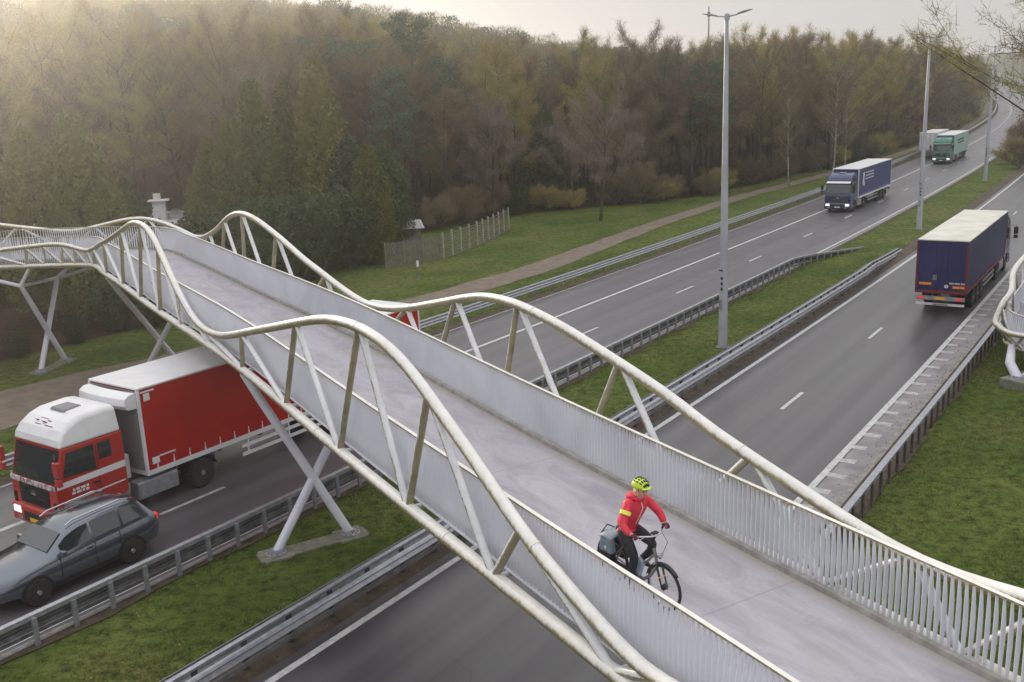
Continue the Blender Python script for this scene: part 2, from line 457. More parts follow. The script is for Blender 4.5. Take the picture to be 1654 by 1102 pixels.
ribbon(mb, -60, 1300, -.10, .10, Zm); ribbon(mb, -60, 1300, 6.62, 6.84, Zm)
for k in range(-4, 90):
    s = 4.405 + 12.75 * k
    if s > -50: ribbon(mb, s, s + 2.55, -10.10, -9.95, Zm)
    s = 35.936 + 12.75 * k
    if s > -50: ribbon(mb, s, s + 2.55, 3.21, 3.37, Zm)

struct(mb.build('road_marking', 'mark', normals=False))
mb = MB()
for k in range(-20, 70):
    s = 28.55 + 1.45 * k; ribbon(mb, s, s + .36, 6.84, 7.36 + .08 * math.sin(k * 1.7), Zm)
M['mark_old'] = noisy('worn_road_paint', (.50, .49, .50), (.33, .32, .33), 5, .6)
struct(mb.build('shoulder_marking', 'mark_old', normals=False))

# ---------------------------------------------------------------- guardrails
def rail_profile_ribbon(mb, prof, f_off, s0, s1, mi=0, drop=None):
    """prof: list of (lateral, z) swept along the road"""
    rows = []
    for s in srange(s0, s1):
        dz = drop(s) if drop else 0
        rows.append([P(s, f_off(s) + a, max(z + dz, -.05)) for a, z in prof])
    mb.grid(rows, mi)
def wbeam(side, off, zc):
    """W-shaped beam profile, closed; side = which way it bulges"""
    pts = [(0, -.155), (.045, -.13), (.085, -.085), (.045, -.04), (.012, 0), (.045, .04), (.085, .085), (.045, .13), (0, .155)]
    o = [(off + side * a, zc + b) for a, b in pts]
    i_ = [(off + side * (a - .012), zc + b) for a, b in reversed(pts)]
    return o + i_ + [o[0]]
def guardrail(label, f_off, s0, s1, step, kind, post_side, npost=60, drop=None, mats=('steel', 'steel_d')):
    root = empty('guardrail', P(s0 if s0 > 0 else 0, f_off(max(s0, 0))), 0, label, 'guardrail')
    top = .80
    mb = MB()
    if kind == 'box':        # flat-topped box rail over a W beam
        rail_profile_ribbon(mb, [(-.10, top), (.10, top), (.10, top - .07), (-.10, top - .07), (-.10, top)], f_off, s0, s1, 0, drop)
        mb.build('top_rail', mats[0], root, world=True)
        mb = MB(); rail_profile_ribbon(mb, wbeam(-post_side, -post_side * .08, top - .26), f_off, s0, s1, 0, drop)
        mb.build('beam', mats[0], root, world=True)
    elif kind == 'double':
        mb2 = MB()
        for sd in (-1, 1):
            mb = MB(); rail_profile_ribbon(mb, wbeam(sd, sd * .24, top - .17), f_off, s0, s1, 0, drop); mb.build('beam', mats[0], root, world=True)
        mb = MB(); rail_profile_ribbon(mb, [(-.06, top + .04), (.06, top + .04), (.06, top - .02), (-.06, top - .02), (-.06, top + .04)], f_off, s0, s1, 0, drop)
        mb.build('top_rail', mats[0], root, world=True)
        mb = MB(); rail_profile_ribbon(mb, [(.18, .38), (.26, .38), (.26, .28), (.18, .28), (.18, .38)], f_off, s0, s1, 0, drop)
        mb.build('lower_rail', mats[1], root, world=True)
    elif kind == 'ladder':   # flat top rail, W beam toward the road, low rail behind
        rail_profile_ribbon(mb, [(-.09, top + .02), (.07, top + .02), (.07, top - .10), (-.09, top - .10), (-.09, top + .02)], f_off, s0, s1, 0, drop)
        mb.build('top_rail', mats[0], root, world=True)
        mb = MB(); rail_profile_ribbon(mb, wbeam(-1, -.12, top - .30), f_off, s0, s1, 0, drop); mb.build('beam', mats[1], root, world=True)
        mb = MB(); rail_profile_ribbon(mb, [(-.20, .30), (-.14, .30), (-.14, .20), (-.20, .20), (-.20, .30)], f_off, s0, s1, 0, drop)
        mb.build('lower_rail', mats[1], root, world=True)
    proto = None; rest = MB(); k = 0; s = max(s0, -8) + .4
    po = {'box': post_side * .10, 'double': 0, 'ladder': .10}[kind]
    o0 = root.location
    def post_at(mbx, s, c):
        h = max(top - .05 + (drop(s) if drop else 0), .12)
        rot = Matrix.Rotation(heading(s), 3, 'Z')
        mbx.box(Vector(c) + Vector((0, 0, h / 2 - .05)), (.075, .12, h + .1), 0, rot)
    while s < s1:
        p_ = P(s, f_off(s) + po)
        if k < npost:
            if proto is None or drop:
                mbp = MB(); post_at(mbp, s, (0, 0, 0)); q = mbp.build('post', 'post_rust' if kind == 'double' or post_side * (kind == 'box') > 0 else mats[0], root)
                if not drop: proto = q
            else:
                q = proto.copy(); sc.collection.objects.link(q)
            q.location = p_ - o0
        else: post_at(rest, s, p_)
        k += 1; s += step * (1 if s < 150 else 3 if s < 400 else 8)
    if rest.v:
        q = rest.build('far_posts', mats[1], root, world=True); stuff(q)
    return root
def end_drop(a, b, low=-.72):
    return lambda s: 0 if s < a else low * min(1, (s - a) / (b - a))
fl = lambda s: -6.12 + (0 if s < 67 else 1.9 * min(1, ((s - 67) / 10)) ** 1.3)
fr = lambda s: -.82 - (0 if s < 62 else .9 * min(1, (s - 62) / 15) ** 1.4)
guardrail('grey guardrail along the left side of the grass median, with thin posts facing the grass', fl, -12, 77, 1.02, 'ladder', 1, 90, end_drop(66, 77))
guardrail('heavy double-beam guardrail along the right side of the grass median', fr, -12, 77, 1.35, 'double', 1, 70, end_drop(66, 77))
guardrail('guardrail on the far verge between the left carriageway and the cycle path', lambda s: -17.8, -12, 700, 1.9, 'box', -1, 70)
guardrail('flat-topped guardrail on the right verge beside the barred shoulder marking', lambda s: 8.6, -12, 700, 1.0, 'box', 1, 70)

# ---------------------------------------------------------------- lamp posts in the median
def make_lamp():
    root = empty('lamp_post', (0, 0, 0), 0, 'x', 'lamp post', 'twin-armed lamp posts along the median')
    H_ = 15.35
    mb = MB(); n = 16
    mb.tube([(0, 0, 0), (0, 0, 4), (0, 0, 9), (0, 0, H_)], [.225, .195, .145, .085], 16)
    mb.build('pole', 'lamp', root, smooth=True)
    mb = MB(); mb.lathe([(.36, 0), (.36, .05), (.28, .09), (.25, .12)], (0, 0, 0), n=16); mb.build('base_plate', 'steel_d', root)
    mb = MB()
    mb.box((-.02, -.24, 2.2), (.16, .02, .45)); mb.build('access_hatch', 'steel', root)
    mb = MB()
    for i in range(3): mb.box((.03, -.235, 2.95 + i * .26), (.09, .02, .14))
    mb.box((-.02, -.235, 3.85), (.2, .02, .05)); mb.build('number_marks', 'black', root)
    mb = MB(); mb.lathe([(.13, H_ - .1), (.13, H_ + .14), (.06, H_ + .2)], (0, 0, 0), n=12); mb.build('cap', 'lamp', root)
    for sd_ in (-1, 1):
        mb = MB(); mb.tube([(0, 0, H_ + .05), (sd_ * .28, 0, H_ + .07), (sd_ * .55, 0, H_ + .10)], [.045, .035, .03], 8)
        a = mb.build('arm', 'lamp', root, smooth=True)
        mb = MB(); rows = []
        for t, hw, th in ((0, .04, .04), (.10, .10, .07), (.35, .13, .09), (.6, .10, .06), (.80, .03, .02)):
            x = sd_ * (.48 + t); z = H_ + .10 + t * .20
            rows.append([(x, -hw, z - .01), (x, -hw * .7, z + th * .6), (x, hw * .7, z + th * .6), (x, hw, z - .01), (x, 0, z - th * .4)])
        mb.grid(rows, closed=True); mb.build('lantern', 'grey', a, smooth=True)
    return root
lamp0 = make_lamp()
ORD = ['first', 'second', 'third', 'fourth', 'fifth', 'sixth', 'seventh', 'eighth']
for i in range(20):
    s = 44.1 + 43.9 * i if i < 2 else 131 + 43 * (i - 2)
    o = lamp0 if i == 0 else copy_tree(lamp0)
    o.location = P(s, -2.45 if i < 2 else -3.2); o.rotation_euler = (0, 0, heading(s) + R(-8 + 5 * math.sin(i * 2.1)))
    o['label'] = ('tallest twin-armed lamp post, standing in the grass median nearest the footbridge' if i == 0 else
                  '%s lamp post along the median counting away from the footbridge' % ORD[i] if i < 5 else 'small distant lamp post on the median where the motorway climbs and fades')

# ---------------------------------------------------------------- the footbridge
CT = [(7.5, 4.49), (4.77, 9.76), (1.46, 15.56), (-2.43, 22.16), (-6.59, 29.27), (-11.45, 36.85), (-15.86, 43.97), (-18.68, 47.94), (-23.75, 48.78), (-27.64, 48.21), (-32.99, 49.59)]
CT = [(13.6, -6.4), (10.23, -.78)] + [(7.51, 4.49)] + CT[1:] + [(-38.34, 50.97), (-44, 53.5), (-50, 58)]
def catmull(Pt, n=24):
    Pt = [np.array(p, float) for p in Pt]
    Pt = [2 * Pt[0] - Pt[1]] + Pt + [2 * Pt[-1] - Pt[-2]]; o = []
    for i in range(1, len(Pt) - 2):
        a, b, c, d = Pt[i - 1:i + 3]
        for t in np.arange(n) / n: o.append(.5 * (2 * b + (c - a) * t + (2 * a - 5 * b + 4 * c - d) * t * t + (3 * b - a - 3 * c + d) * t ** 3))
    o.append(Pt[-2]); return np.array(o)
_C = catmull(CT); _d = np.r_[0, np.cumsum(np.hypot(*np.diff(_C, axis=0).T))]
_d0 = _d[48]; _U = _d - _d0
_tn = np.gradient(_C, axis=0); _tn /= np.hypot(*_tn.T)[:, None]
ZU = [4.93, 4.91, 4.89, 4.87, 4.86, 4.86, 4.88, 4.91, 4.95, 5.0, 5.06, 5.12, 5.17, 5.22, 5.26, 5.31, 5.35, 5.39, 5.42, 5.45, 5.49, 5.52, 5.54, 5.55]
def B(u, lat, dz=0.0, absz=None):
    """point on the bridge: u metres along, lat metres to the right-hand edge (+) or near edge (-), dz above the deck"""
    x = np.interp(u, _U, _C[:, 0]); y = np.interp(u, _U, _C[:, 1])
    tx = np.interp(u, _U, _tn[:, 0]); ty = np.interp(u, _U, _tn[:, 1]); l = math.hypot(tx, ty)
    z = absz if absz is not None else float(np.interp(u, np.arange(len(ZU)) * 2.0, ZU)) + dz
    return Vector((x + ty / l * lat, y - tx / l * lat, z))
UA, UB, HW = -10.5, 84.0, 1.725
bridge = empty('footbridge', (-6, 28.2, 0), 0, 'white cycle bridge with wavy tube trusses curving over the motorway', 'footbridge')
def useq(step, a=UA, b=UB): return list(np.arange(a, b, step)) + [b]
# deck
m = mat('deck_concrete', (.42, .42, .47), .7); g = NG(m)
uv = g.n('ShaderNodeUVMap').outputs[0]; sep = g.n('ShaderNodeSeparateXYZ'); g.l(uv, sep.inputs[0])
mp = g.n('ShaderNodeMapping'); mp.inputs['Scale'].default_value = (1.6, .55, 1); g.l(uv, mp.inputs[0])
n1 = g.noise(mp.outputs[0], 1.0, 7, .68, .8); n2 = g.noise(g.pos(), .45, 4, .6); n3 = g.noise(g.pos(), 26, 3, .7)
c = g.ramp(n1, [(.30, (.27, .255, .30)), (.5, (.365, .352, .405)), (.70, (.45, .44, .50))])
c = g.mix(g.ramp(n2, [(.58, (0,) * 3), (.74, (.65,) * 3)]), c, (.30, .285, .27))
c = g.mix(g.ramp(n3, [(.3, (.25,) * 3), (.6, (0,) * 3)]), c, (.30, .29, .32))
lat = g.math('ABSOLUTE', sep.outputs[0])
e_ = g.math('ADD', lat, g.math('MULTIPLY', g.math('SUBTRACT', n1, .5), .55))
c = g.mix(g.ramp(e_, [(.0, (0,) * 3), (1.0, (1,) * 3)]), c, c)
em = g.n('ShaderNodeMapRange'); em.inputs[1].default_value = 1.30; em.inputs[2].default_value = 1.62; g.l(e_, em.inputs[0])
c = g.mix(g.math('MULTIPLY', em.outputs[0], .75), c, (.27, .245, .19))
jt = g.math('ABSOLUTE', g.math('SUBTRACT', g.math('FRACT', g.math('DIVIDE', sep.outputs[1], 6.5)), .5))
c = g.mix(g.ramp(jt, [(.0, (.55,) * 3), (.0035, (0,) * 3)]), c, (.20, .19, .20))
spot = g.noise(g.pos(), 2.1, 6, .75)
c = g.mix(g.ramp(spot, [(.60, (0,) * 3), (.72, (.5,) * 3)]), c, (.27, .255, .25))
g.base(c); g.bump(n3, .35, .012)
M['deck'] = m
mb = MB(); rows = []; uvs = []
for u in useq(.5):
    rows.append([B(u, l, 0) for l in np.linspace(-1.62, 1.62, 7)]); uvs.append([(l, u) for l in np.linspace(-1.62, 1.62, 7)])
mb.grid(rows, uvs=uvs)
for la, lb, za, zb in ((-1.62, -1.62, 0, -.22), (-1.62, 1.62, -.22, -.22), (1.62, 1.62, -.22, 0)):
    mb.grid([[B(u, la, za), B(u, lb, zb)] for u in useq(.5)])
mb.build('deck', 'deck', bridge, world=True)
for sd_ in (-1, 1):
    mb = MB(); pr = [(1.58, .002), (1.60, .075), (1.69, .08), (1.70, -.26), (1.625, -.26)]
    mb.grid([[B(u, sd_ * a, z) for a, z in pr + pr[:1]] for u in useq(.5)]); mb.build('kerb_edge', M['kerb'], bridge, world=True)
# railings: upright fins, deepest at mid height, under a thin flat handrail
for sd_ in (-1, 1):
    mb = MB()
    for u in np.arange(UA, UB, .105):
        q0 = B(u, sd_ * HW, 0); lp = 1.0
        nx = (B(u, sd_ * (HW + 1), 0) - q0); tx = Vector((-nx.y, nx.x, 0)) * .004
        vs = []
        for h_, dp in ((-.17, .062), (.10, .082), (.45, .104), (.75, .094), (1.12, .046)):
            for a, b in ((0, -1), (dp, -1), (dp, 1), (0, 1)): vs.append(q0 + nx * a + tx * b + Vector((0, 0, h_)))
        fs = [(i * 4 + j, i * 4 + (j + 1) % 4, i * 4 + 4 + (j + 1) % 4, i * 4 + 4 + j) for i in range(4) for j in range(4)]
        mb.add(vs, fs)
    rl = mb.build('railing', 'fin', bridge, world=True, normals=False)
    mb = MB(); pr = [(-.012, 1.115), (-.012, 1.145), (.062, 1.145), (.062, 1.115)]
    mb.grid([[B(u, sd_ * (HW + a), z) for a, z in pr + pr[:1]] for u in useq(.5)])
    o = mb.build('handrail', 'paint', bridge, world=True); o.parent = rl
    mb = MB(); pr = [(-.008, -.19), (-.008, -.165), (.09, -.165), (.09, -.19)]
    mb.grid([[B(u, sd_ * (HW + a), z) for a, z in pr + pr[:1]] for u in useq(.5)])
    o = mb.build('bottom_rail', 'fin', bridge, world=True); o.parent = rl
# wave tubes (u, height above deck), chords and struts
LW = [(-10.5, 1.1), (-7, 2.1), (-3, 2.85), (0, 2.75), (2.5, 2.1), (5, 1.05), (7, .42), (8.9, .17), (9.8, .36), (10.5, .55), (11.4, .80), (12.14, 1.10), (12.58, 1.31), (13.57, 1.78), (14.71, 2.27), (15.62, 2.66), (16.32, 2.84), (17.07, 2.95), (17.9, 2.98), (18.8, 2.92), (19.79, 2.77), (20.67, 2.57), (21.79, 2.27), (24.2, 1.64), (25.84, 1.22), (27.63, .76), (28.88, .47), (29.87, .30), (30.98, .24), (32.05, .35), (32.94, .68), (33.82, 1.12), (34.69, 1.68), (35.69, 2.38), (36.59, 2.77), (37.5, 2.9), (38.79, 2.84), (39.87, 2.64), (42.15, 2.1), (45.2, 1.44), (48.71, .74), (51.13, .48), (52.11, .6), (52.73, .76), (53.4, .83), (54.07, .81), (55.28, .72), (56.66, .62), (60, .75), (64, 1.9), (68, 2.8), (72, 2.2), (77, .8), (84, 1.5)]
RW = [(-10.5, 1.0), (-7, 2.2), (-3.5, 2.85), (-1, 2.75), (1.5, 2.2), (4, 1.55), (5.4, 1.2), (6.47, 1.04), (6.91, .97), (7.4, .91), (7.93, .89), (8.5, .93), (9.11, 1.01), (9.56, 1.1), (10.24, 1.23), (10.98, 1.36), (11.78, 1.52), (12.64, 1.70), (13.09, 1.86), (14.06, 2.07), (14.9, 2.22), (15.79, 2.38), (16.76, 2.54), (17.99, 2.67), (18.69, 2.71), (19.45, 2.69), (20.26, 2.61), (21.14, 2.42), (22.09, 2.16), (23.46, 1.8), (24.98, 1.41), (26.17, 1.18), (27.42, 1.04), (28.25, 1.05), (29.11, 1.13), (29.98, 1.25), (30.86, 1.41), (31.78, 1.57), (32.75, 1.74), (33.77, 1.98), (34.8, 2.22), (35.9, 2.44), (37.09, 2.65), (38.41, 2.77), (39.42, 2.74), (40.54, 2.55), (41.63, 2.23), (42.6, 1.84), (43.94, 1.44), (45.39, 1.1), (47, .98), (48.8, .99), (49.49, 1.05), (50.27, 1.2), (50.81, 1.4), (51.5, 1.52), (52.04, 1.47), (52.82, 1.29), (53.63, 1.09), (54.46, .92), (55.35, .92), (56.09, 1.03), (56.86, 1.22), (57.67, 1.42), (60, 2.1), (64, 2.8), (68, 2.3), (73, 1.0), (78, 1.6), (84, 2.4)]
def wz(T, u):
    us = [q[0] for q in T]; zs = [q[1] for q in T]
    return sum(float(np.interp(u + d, us, zs)) * w_ for d, w_ in ((-.5, .25), (0, .5), (.5, .25)))
HO = HW + .35
NL = [-10, -6.9, -3.6, -.3, 3.0, 6.3, 9.6, 12.87, 16.17, 19.69, 23.38, 27.28, 30.63, 33.65, 36.52, 39.52, 42.84, 46.23, 50.0, 51.2, 52.23, 53.14, 54.19, 55.12, 58.5, 62, 65.5, 69, 72.5, 76, 79.5, 83]
TL = [-8.6, -5.3, -2.0, 1.3, 4.6, 8.6, 11.89, 14.91, 17.92, 21.88, 26.89, 31.01, 33.86, 35.61, 37.83, 41.59, 45.96, 49.4, 51.11, 52.4, 53.25, 54.29, 55.2, 58.0, 60.5, 64, 67.5, 71, 74.5, 78, 81.5]
NR = [-10, -6.9, -3.6, -.3, 3.0, 7.25, 9.66, 12.9, 16.3, 19.7, 23.4, 27.2, 29.8, 33.1, 36.5, 39.6, 43.0, 47.0, 50, 52.5, 55, 58.5, 62, 65.5, 69, 72.5, 76, 79.5, 83]
TR = [-8.6, -5.3, -2.0, 1.3, 6.0, 8.11, 11.3, 14.89, 18.65, 21.75, 24.86, 28.6, 30.93, 35.23, 39.07, 41.72, 44.27, 48.5, 51.2, 53.7, 57, 60.5, 64, 67.5, 71, 74.5, 78, 81.5]
for sd_, T, NN, TT in ((-1, LW, NL, TL), (1, RW, NR, TR)):
    mb = MB(); mb.tube([B(u, sd_ * HO, wz(T, u)) for u in useq(.22)], .108, 14)
    for u in np.arange(-8, 82, 6.5): mb.tube([B(u, sd_ * HO, wz(T, u)), B(u + .035, sd_ * HO, wz(T, u + .035))], .115, 14)
    mb.build('wave_tube', 'paint', bridge, smooth=True, world=True)
    mb = MB(); mb.tube([B(u, sd_ * HO, -.20) for u in useq(.5)], .122, 14)
    for u in np.arange(-5, 82, 6.5): mb.tube([B(u, sd_ * HO, -.20), B(u + .035, sd_ * HO, -.20)], .129, 14)
    mb.build('bottom_chord', 'paint', bridge, smooth=True, world=True)
    for i, t in enumerate(TT):
        up = B(t, sd_ * HO, wz(T, t) - .05)
        far = min((n for n in NN if n > t - .6 or n == NN[-1]), key=lambda n: abs(n - NN[min(i + 1, len(NN) - 1)]))
        near = NN[i]
        for n_ in (NN[min(i + 1, len(NN) - 1)], near):
            lo = B(n_, sd_ * HO, -.15)
            if (up - lo).length < .35: continue
            dr = (B(t, sd_ * HO, 0) - B(n_, sd_ * HO, 0)); dr = dr.normalized() * .09 if dr.length > .01 else Vector()
            mb = MB(); mb.tube([up - dr * .9, lo + dr * .6], .072, 12); mb.build('strut', 'strut', bridge, smooth=True, world=True)
# cross beams under the deck, wider than the deck so they meet the chords
for n_ in NL:
    mb = MB(); mb.tube([B(n_, -HO, -.24), B(n_, HO, -.24)], .055, 8); mb.build('cross_beam', 'leg', bridge, smooth=True, world=True)
for u0 in range(-10, 84, 7):
    for sd_ in (-1, 1):
        mb = MB(); mb.grid([[B(u, sd_ * a, -.262 - z) for a, z in ((1.75, 0), (1.98, 0))] for u in np.arange(u0 + 5.2, u0 + 7, .45)])
# piers: X legs on bolted feet, forks up to the chords
def pier(f1, f2, t1, t2, forks=()):
    """f1,f2 feet (x,y); t1,t2 tops (Vectors): leg f1->t1, f2->t2 cross each other"""
    c = (Vector((*f1, 0)) + Vector((*f2, 0))) / 2
    pr = empty('pier', c - bridge.location); pr.parent = bridge
    o0 = c
    def bl(mb, name, m_, **k):
        mb.v = [(a - o0.x, b - o0.y, c_ - o0.z) for a, b, c_ in mb.v]; return mb.build(name, m_, pr, **k)
    for f, t in ((f1, t1), (f2, t2)):
        mb = MB(); a = Vector((*f, .08)); mb.tube([a, a.lerp(t, .5), a.lerp(t, .86), t], [.13, .13, .125, .10], 16); bl(mb, 'leg', 'leg', smooth=True)
        mb = MB(); mb.lathe([(.29, .07), (.29, .11), (.16, .13), (.14, .20)], (*f, 0), n=20)
        for k in range(10):
            q = k * math.pi / 5; mb.box((f[0] + .235 * math.cos(q), f[1] + .235 * math.sin(q), .14), (.045, .045, .07))
        bl(mb, 'foot_plate', 'steel')
    d = (Vector((*f2, 0)) - Vector((*f1, 0))); a = math.atan2(d.y, d.x)
    mb = MB(); mb.box((c.x, c.y, -.04), (d.length + 1.0, .62, .22), rot=Matrix.Rotation(a, 3, 'Z'))
    for f in (f1, f2): mb.box((*f, -.035), (.85, .85, .232), rot=Matrix.Rotation(a, 3, 'Z'))
    bl(mb, 'footing', 'conc', bevel=.03)
    for a_, b_ in forks:
        mb = MB(); mb.tube([a_, b_], [.095, .08], 12); bl(mb, 'fork', 'leg', smooth=True)
pier((-6.89, 25.56), (-4.97, 26.69), B(27.3, HO, -.3), B(27.3, -HO, -.3))
pier((-17.92, 46.49), (-17.15, 48.51), B(46.5, HO, -.3), B(46.2, -HO, -.3))
t3a = Vector((-23.5, 50.7, 4.1))      # head under the far chord
t3b = Vector((-23.5, 46.8, 4.4))      # head under the near chord
pier((-23.34, 47.10), (-22.97, 49.08), t3a, t3b, [(t3b, B(55.1, -HO, -.3)), (t3b, B(58.6, -HO, -.3)), (t3a, B(54.4, HO, -.3)), (t3a, B(51.6, HO, -.3)), (t3a, t3b)])
pier((8.2, 1.5), (10.2, 2.6), B(3, HO, -.3), B(3, -HO, -.3))

# ---------------------------------------------------------------- lorries and car  (local frame: +Y forward, origin on the road under the front bumper)
def wheel(root, x, y, r=.50, wd=.30, name='wheel', rim='grey', dual=False):
    sx = 1 if x > 0 else -1
    o = empty(name, (x, y, r)); o.parent = root
    mb = MB(); W_ = wd * (2 if dual else 1)
    mb.lathe([(r * .60, -W_ / 2), (r * .93, -W_ / 2), (r, -W_ / 2 + .04), (r, W_ / 2 - .04), (r * .93, W_ / 2), (r * .60, W_ / 2)], (0, 0, 0), 'X', 24)
    mb.build('tyre', 'rubber', o, smooth=True)
    mb = MB(); f = sx * W_ / 2
    mb.lathe([(r * .61, f - sx * .02), (r * .60, f), (r * .52, f - sx * .01), (r * .42, f - sx * .07), (r * .2, f - sx * .02), (r * .16, f + sx * .03)], (0, 0, 0), 'X', 20)
    for k in range(8):
        a = k * math.pi / 4; mb.box((f - sx * .03, r * .33 * math.cos(a), r * .33 * math.sin(a)), (.04, .05, .05))
    mb.build('rim', rim, o, smooth=True)
    return o
def panel(root, name, m_, pts, th=.012, bevel=0):
    """flat polygon of 3D points thickened along its normal"""
    p = [Vector(q) for q in pts]; n = (p[1] - p[0]).cross(p[2] - p[0]).normalized() * th
    mb = MB(); k = len(p)
    mb.add([q + n for q in p] + [q - n for q in p], [tuple(range(k)), tuple(range(2 * k - 1, k - 1, -1))] + [(i, k + i, k + (i + 1) % k, (i + 1) % k) for i in range(k)])
    return mb.build(name, m_, root, bevel=bevel)
def cab(root, body, roofm, visor=None, grille_bars=5, hw=1.22, plate='plate', lamps=True, rear=2.28, roofz=3.72, stripe=None):
    # lower body with wheel arch, nearly flat front that leans back from the windscreen up
    arch = [(-1.40 + .62 * math.cos(a), .52 + .62 * math.sin(a)) for a in np.linspace(math.pi, 0, 11)]
    side = [(0.02, .52), (.04, 1.0), (.02, 1.62), (-.03, 1.80), (-.30, 2.86), (-rear, 2.86), (-rear, .95), (-2.05, .80)] + arch + [(-.74, .40), (-.05, .40)]
    mb = MB(); mb.prism(side, -hw, hw); mb.build('cab_body', body, root, bevel=.05, seg=3)
    rf = [(-.24, 2.868), (-.30, 3.10), (-.46, 3.34), (-.74, 3.54), (-1.15, roofz - .04), (-1.9, roofz), (-rear + .03, roofz - .05), (-rear + .01, 2.868)]
    mb = MB(); vs = []; k = len(rf)
    for x, sh in ((-hw, 0), (-hw + .10, 1), (hw - .10, 1), (hw, 0)):
        for y, z in rf:
            t = (z - 2.868) / (roofz - 2.868); xx = x
            if sh == 0: xx = x * (1 - .10 * t)
            vs.append((xx if sh == 0 else x * (1 - .13 * t), y, z - (0 if sh else .10 * t)))
    fs = [(c_ * k + i, c_ * k + i + 1, (c_ + 1) * k + i + 1, (c_ + 1) * k + i) for c_ in range(3) for i in range(k - 1)]
    fs += [(c_ * k + k - 1, c_ * k, (c_ + 1) * k, (c_ + 1) * k + k - 1) for c_ in range(3)]
    fs += [tuple(range(k)), tuple(range(4 * k - 1, 3 * k - 1, -1))]
    mb.add(vs, fs); r_ = mb.build('cab_roof', roofm, root, bevel=.09, seg=4)
    mb = MB(); mb.box((0, -1.35, roofz - .01), (.75, .65, .07), top=(.85, .8)); mb.build('roof_hatch', 'grey', r_, bevel=.02)
    # windscreen in a black surround
    def fy(z): return -.03 - .27 * (z - 1.80) / 1.06
    n_ = 7; rows = []
    for z in (1.86, 2.35, 2.82):
        rows.append([(x, fy(z) + .022 + .05 * (1 - (x / 1.1) ** 2), z) for x in np.linspace(-1.12, 1.12, n_)])
    mb = MB(); mb.grid(rows); mb.build('windscreen', 'glass', root, smooth=True)
    for sx in (-.42, .35): mb = MB(); mb.tube([(sx, fy(1.88) + .09, 1.88), (sx + .45, fy(2.1) + .085, 2.12)], .012, 6); mb.build('wiper', 'black', root)
    if visor: mb = MB(); mb.prism([(-.28, 2.90), (.08, 2.80), (.09, 2.84), (-.27, 2.99)], -1.12, 1.12); mb.build('sun_visor', visor, root, bevel=.01)
    for sx in (-1, 1):
        x = sx * (hw + .004)
        panel(root, 'side_window', 'glass', [(x, -.24, 2.02), (x, -.42, 2.72), (x, -1.28, 2.74), (x, -1.30, 1.95)], .008)
        panel(root, 'rear_side_window', 'glass', [(x, -1.42, 2.2), (x, -1.42, 2.72), (x, -1.85, 2.72), (x, -1.85, 2.2)], .006)
        mb = MB(); mb.box((x, -.78, 1.30), (.012, .03, 1.05)); mb.box((x, -1.36, 1.70), (.012, .02, 1.9)); mb.box((x, -1.25, 1.55), (.05, .20, .04)); mb.build('door_seam', 'black', root)
        mb = MB(); mb.box((sx * (hw + .02), -.40, .62), (.16, .55, .05)); mb.box((sx * (hw + .0), -.40, .95), (.10, .5, .05)); mb.build('step', 'steel_d', root)
        mb = MB(); mb.tube([(sx * 1.15, -.10, 2.78), (sx * 1.50, .10, 2.74), (sx * 1.50, .10, 1.92), (sx * 1.18, -.05, 1.90)], .018, 6)
        a = mb.build('mirror_arm', 'black', root)
        mb = MB(); mb.box((sx * 1.50, .08, 2.42), (.26, .14, .46)); mb.box((sx * 1.50, .08, 2.02), (.24, .14, .22)); b = mb.build('mirror', 'black' if body != 'red' else 'red', root, bevel=.03)
    # front face
    mb = MB(); mb.box((0, .035, 1.32), (1.55, .03, .62)); gr = mb.build('grille', 'black', root, bevel=.02)
    mb = MB()
    for i in range(grille_bars): mb.box((0, .058, 1.06 + i * .52 / max(1, grille_bars - 1)), (1.45, .03, .035))
    mb.build('slat', 'steel_d' if body != 'red' else 'black', gr)
    mb = MB(); mb.box((0, .06, 1.42), (.24, .02, .12)); mb.build('badge', 'chrome', gr)
    mb = MB(); mb.prism([(-.3, .34), (.07, .34), (.13, .42), (.13, .86), (.05, .96), (-.3, .96)], -hw - .02, hw + .02); bp = mb.build('bumper', body, root, bevel=.04, seg=3)
    mb = MB(); mb.box((0, .135, .62), (1.15, .02, .30)); mb.build('air_intake', 'black', bp)
    for sx in (-1, 1):
        mb = MB(); mb.box((sx * .93, .12, .76), (.42, .06, .22), top=(.9, 1)); mb.build('headlight', 'head' if lamps else 'chrome', root, bevel=.02)
        mb = MB(); mb.box((sx * .80, .13, .52), (.2, .03, .09)); mb.build('fog_lamp', 'chrome', root)
        mb = MB(); mb.box((sx * 1.06, .04, 1.12), (.10, .05, .34)); mb.build('corner_vane', 'black', root)
    mb = MB(); mb.box((0, .15, .55), (.52, .014, .12)); mb.build('number_plate', plate, root)
    if stripe:
        mb = MB(); mb.box((0, .05, 1.745), (2.34, .05, .17)); mb.build('name_band', stripe, root, bevel=.02)
    for sx in (-1, 1):
        wheel(root, sx * 1.04, -1.40, .51, .30); wheel(root, sx * .92, -5.05, .51, .28, dual=True)
        mb = MB(); a_ = [(-5.05 + .62 * math.cos(a), .52 + .62 * math.sin(a)) for a in np.linspace(.3, math.pi - .3, 9)]
        b_ = [(-5.05 + .58 * math.cos(a), .52 + .58 * math.sin(a)) for a in np.linspace(math.pi - .3, .3, 9)]
        mb.prism(a_ + b_, sx * .62, sx * 1.22); mb.build('mudguard', 'black', root)
        mb = MB(); mb.box((sx * .98, -3.35, .70), (.48, 1.5, .58)); mb.build('fuel_tank' if sx > 0 else 'battery_box', 'steel', root, bevel=.06, seg=3)
        mb = MB(); mb.box((sx * .38, -3.9, .92), (.09, 3.6, .22)); mb.build('chassis_rail', 'steel_d', root)
